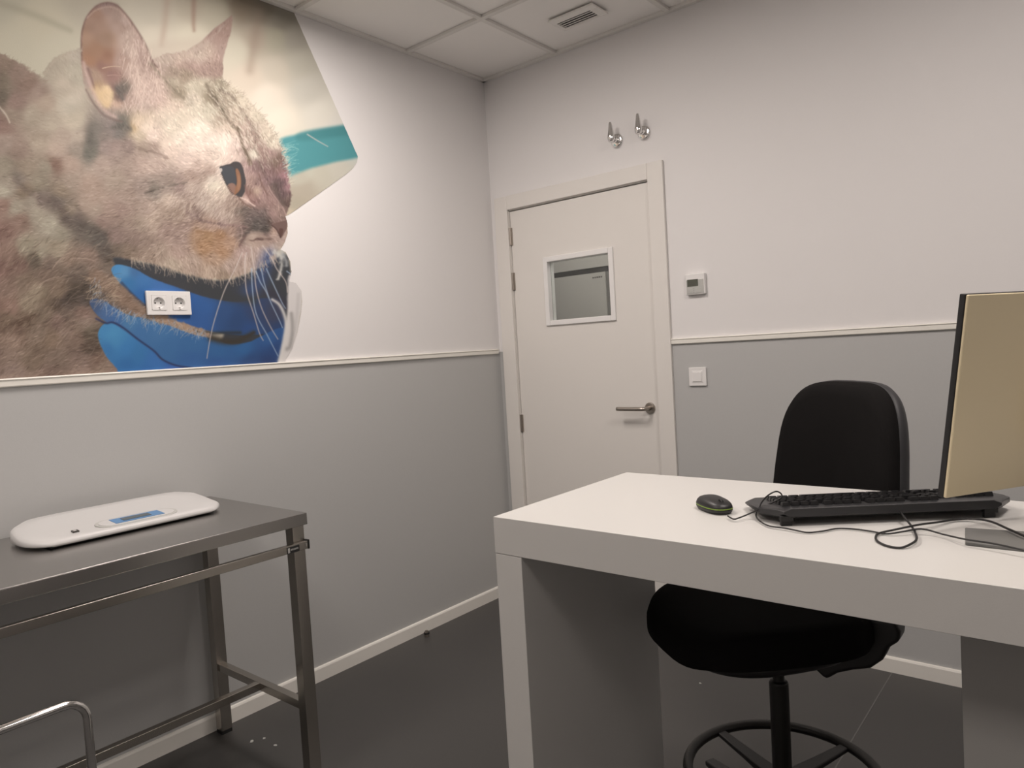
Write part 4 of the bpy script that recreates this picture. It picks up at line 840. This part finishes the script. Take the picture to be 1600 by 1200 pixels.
box(bm, -.03,.03,-.008,.008,.006,.17, NR); box(bm, -.03,.03,-.02,.008,.13,.19, NR); obj('stand_neck', bm, 'basegrey', mo, bevel=.004)
bm = bmesh.new(); nb = (nk.x+mo.location.x, nk.y+mo.location.y)
prism(bm, [(x-mo.location.x, y-mo.location.y) for x,y in ((2.334,-1.594),(2.321,-1.497),(2.425,-1.480),(nb[0]-.05,nb[1]+.05),(nb[0]+.05,nb[1]+.05),(2.60,-1.478),(2.61,-1.60))], 0, .006)
obj('stand_base', bm, 'basegrey', mo, bevel=.0015)

# ================= keyboard =================
kb = thing('computer_keyboard', 'black computer keyboard with raised rear feet under the monitor', 'keyboard', (KBX,KBY,kz), R_(KBA))
# local x along the rear edge, local y towards the sitter, rear edge at y=0
bm = bmesh.new()
def kz_(y): return .036-.016*min(max(y,0),.17)/.17
sec = [(-.022,.395),(-.052,.425)]
secs = [(-.002,-.006,.388,.018,.016+.0),(.012,-.012,.398,.012,None),(.055,-.040,.436,.010,None),(.150,-.040,.436,.006,None),(.168,-.028,.424,.006,None)]
rings = []
for y,xa,xb,zb,zt in secs:
    t = kz_(y) if zt is None else .034
    rings.append([bm.verts.new((xa,y,zb+.006)),bm.verts.new((xa+.012,y,zb)),bm.verts.new((xb-.012,y,zb)),bm.verts.new((xb,y,zb+.006)),bm.verts.new((xb,y,t-.006)),bm.verts.new((xb-.014,y,t)),bm.verts.new((xa+.014,y,t)),bm.verts.new((xa,y,t-.006))])
for a,b in zip(rings,rings[1:]):
    for k in range(8): bm.faces.new((a[k],a[(k+1)%8],b[(k+1)%8],b[k]))
bm.faces.new(rings[0]); bm.faces.new(rings[-1]); kbd = obj('keyboard_body', bm, 'kbody', kb, bevel=.0015)
for x in (0,.370):
    bm = bmesh.new(); box(bm, x-.010,x+.010,.004,.012,0,.018); box(bm,x-.012,x+.012,-.001,.010,.010,.020); obj('flip_foot', bm, 'blackrub', kb, bevel=.001)
for x in (.0,.37): obj('front_foot', B(x-.012,x+.012,.145,.153,0,.008), 'blackrub', kb)
rows = [(.026,[1]*4+[1]*4+[1]*4+[1]*3,.0185,-.004),(.050,[1]*13+[2]+[1]*3+[1]*4,0,-.004),(.069,[1.5]+[1]*12+[1.5]+[1]*3+[1]*3,0,-.004),(.088,[1.75]+[1]*11+[2.25],0,-.004),(.107,[2.25]+[1]*10+[2.75]+[1.0]+[1]*3,0,-.004),(.126,[1.25]*3+[6.25]+[1.25]*4+[1]*3+[2]+[1],0,-.004)]
U_ = .0178
for y,ws,_,_ in rows:
    x = -.004; cnt = 0; first = (y == .026)
    for i,w_ in enumerate(ws):
        if first and i in (4,8,12): x += U_*.45
        if not first and y in (.050,.069) and i in (14,17): x += U_*.35
        if y == .107 and i in (12,13): x += U_*(.7 if i == 12 else .7)
        if y == .126 and i in (8,11): x += U_*.35
        bm = bmesh.new(); xa, xb = x+.001, x+w_*U_-.001; zt = kz_(y)+.0085; zb = kz_(y)-.001; ya,yb = y-.0078,y+.0078
        lo_ = [bm.verts.new(p) for p in ((xa,ya,zb),(xb,ya,zb),(xb,yb,zb-.001),(xa,yb,zb-.001))]; hi_ = [bm.verts.new(p) for p in ((xa+.0018,ya+.0014,zt),(xb-.0018,ya+.0014,zt),(xb-.0018,yb-.002,zt-.002),(xa+.0018,yb-.002,zt-.002))]
        bm.faces.new(lo_[::-1]); bm.faces.new(hi_)
        for q in range(4): bm.faces.new((lo_[q],lo_[(q+1)%4],hi_[(q+1)%4],hi_[q]))
        obj('key', bm, 'key', kb); x += w_*U_
def W2K(p): v = Vector((p[0]-KBX,p[1]-KBY,0)); a = -R_(KBA); return Vector((v.x*math.cos(a)-v.y*math.sin(a), v.x*math.sin(a)+v.y*math.cos(a), p[2]-kz))
cabk = [(2.203,-1.452,.978),(2.208,-1.462,.974),(2.224,-1.495,.966),(2.243,-1.530,.958),(2.256,-1.567,.956),(2.266,-1.610,.956),(2.264,-1.640,.9555),(2.252,-1.661,.9525),(2.232,-1.660,.9525),(2.212,-1.638,.9525),(2.203,-1.609,.953),(2.205,-1.588,.954),(2.225,-1.562,.9565),(2.252,-1.530,.960),(2.278,-1.478,.9565),(2.296,-1.440,.9540),(2.320,-1.428,.956),(2.352,-1.450,.960),(2.385,-1.500,.961),(2.415,-1.545,.961),(2.47,-1.60,.954),(2.60,-1.63,.9527),(2.80,-1.55,.9527)]
bm = bmesh.new(); tube(bm, [W2K(p) for p in catmull(cabk, 8)], .0020, 8); obj('cable', bm, 'cable', kb, smooth=True)

# ================= mouse =================
mz = thing('computer_mouse', 'black computer mouse with a green stripe, left of the keyboard', 'mouse', (MSX,MSY,kz), R_(MSA))
def mouse_ring(s, z, n=40):
    out = []
    for k in range(n):
        a = 2*math.pi*k/n; c,q = se(a,.78); out.append((c*.050*s, q*.029*s*(1+.06*c*-1), z))
    return out
def mouse_body(levels, m, name, par, tilt=True):
    bm = bmesh.new(); rings = []
    for s,z in levels:
        rings.append([bm.verts.new((x,y,z-(.10*x if z > .017 else 0)*(z-.017)/.02)) for x,y,_ in mouse_ring(s,z)])
    for a,b in zip(rings,rings[1:]):
        for k in range(40): bm.faces.new((a[k],a[(k+1)%40],b[(k+1)%40],b[k]))
    bm.faces.new(rings[0]); bm.faces.new(rings[-1]); return obj(name, bm, m, par, smooth=True)
mouse_body([(.90,.001),(.96,.004),(1.0,.008),(1.0,.0105)], 'blackp', 'base', mz)
mouse_body([(1.002,.0105),(1.006,.0115),(1.002,.0125)], 'green', 'green_stripe', mz)
tpm = mouse_body([(1.0,.0125),(.985,.015),(.93,.0195),(.82,.0235),(.65,.0262),(.4,.0280),(.15,.0286)], 'blackp', 'shell', mz)
bm = bmesh.new(); lathe(bm, [(0,-.003),(.0075,-.003),(.0085,0),(.0075,.003),(0,.003)], 18, frame_z((.028,0,.0215),(0,1,0))); obj('scroll_wheel', bm, 'blackrub', mz)
bm = bmesh.new(); box(bm, .012,.048,-.0006,.0006,.0,.001, Matrix.Translation((0,0,.0300)) @ Matrix.Rotation(R_(15),4,'Y')); obj('button_split', bm, 'darkslot', mz)
def W2M(p): v = Vector((p[0]-MSX,p[1]-MSY,0)); a = -R_(MSA); return Vector((v.x*math.cos(a)-v.y*math.sin(a), v.x*math.sin(a)+v.y*math.cos(a), p[2]-kz))
cabm = CABM
bm = bmesh.new(); tube(bm, [W2M(p) for p in catmull(cabm, 8)], .0015, 8); obj('cable', bm, 'cable', mz, smooth=True)
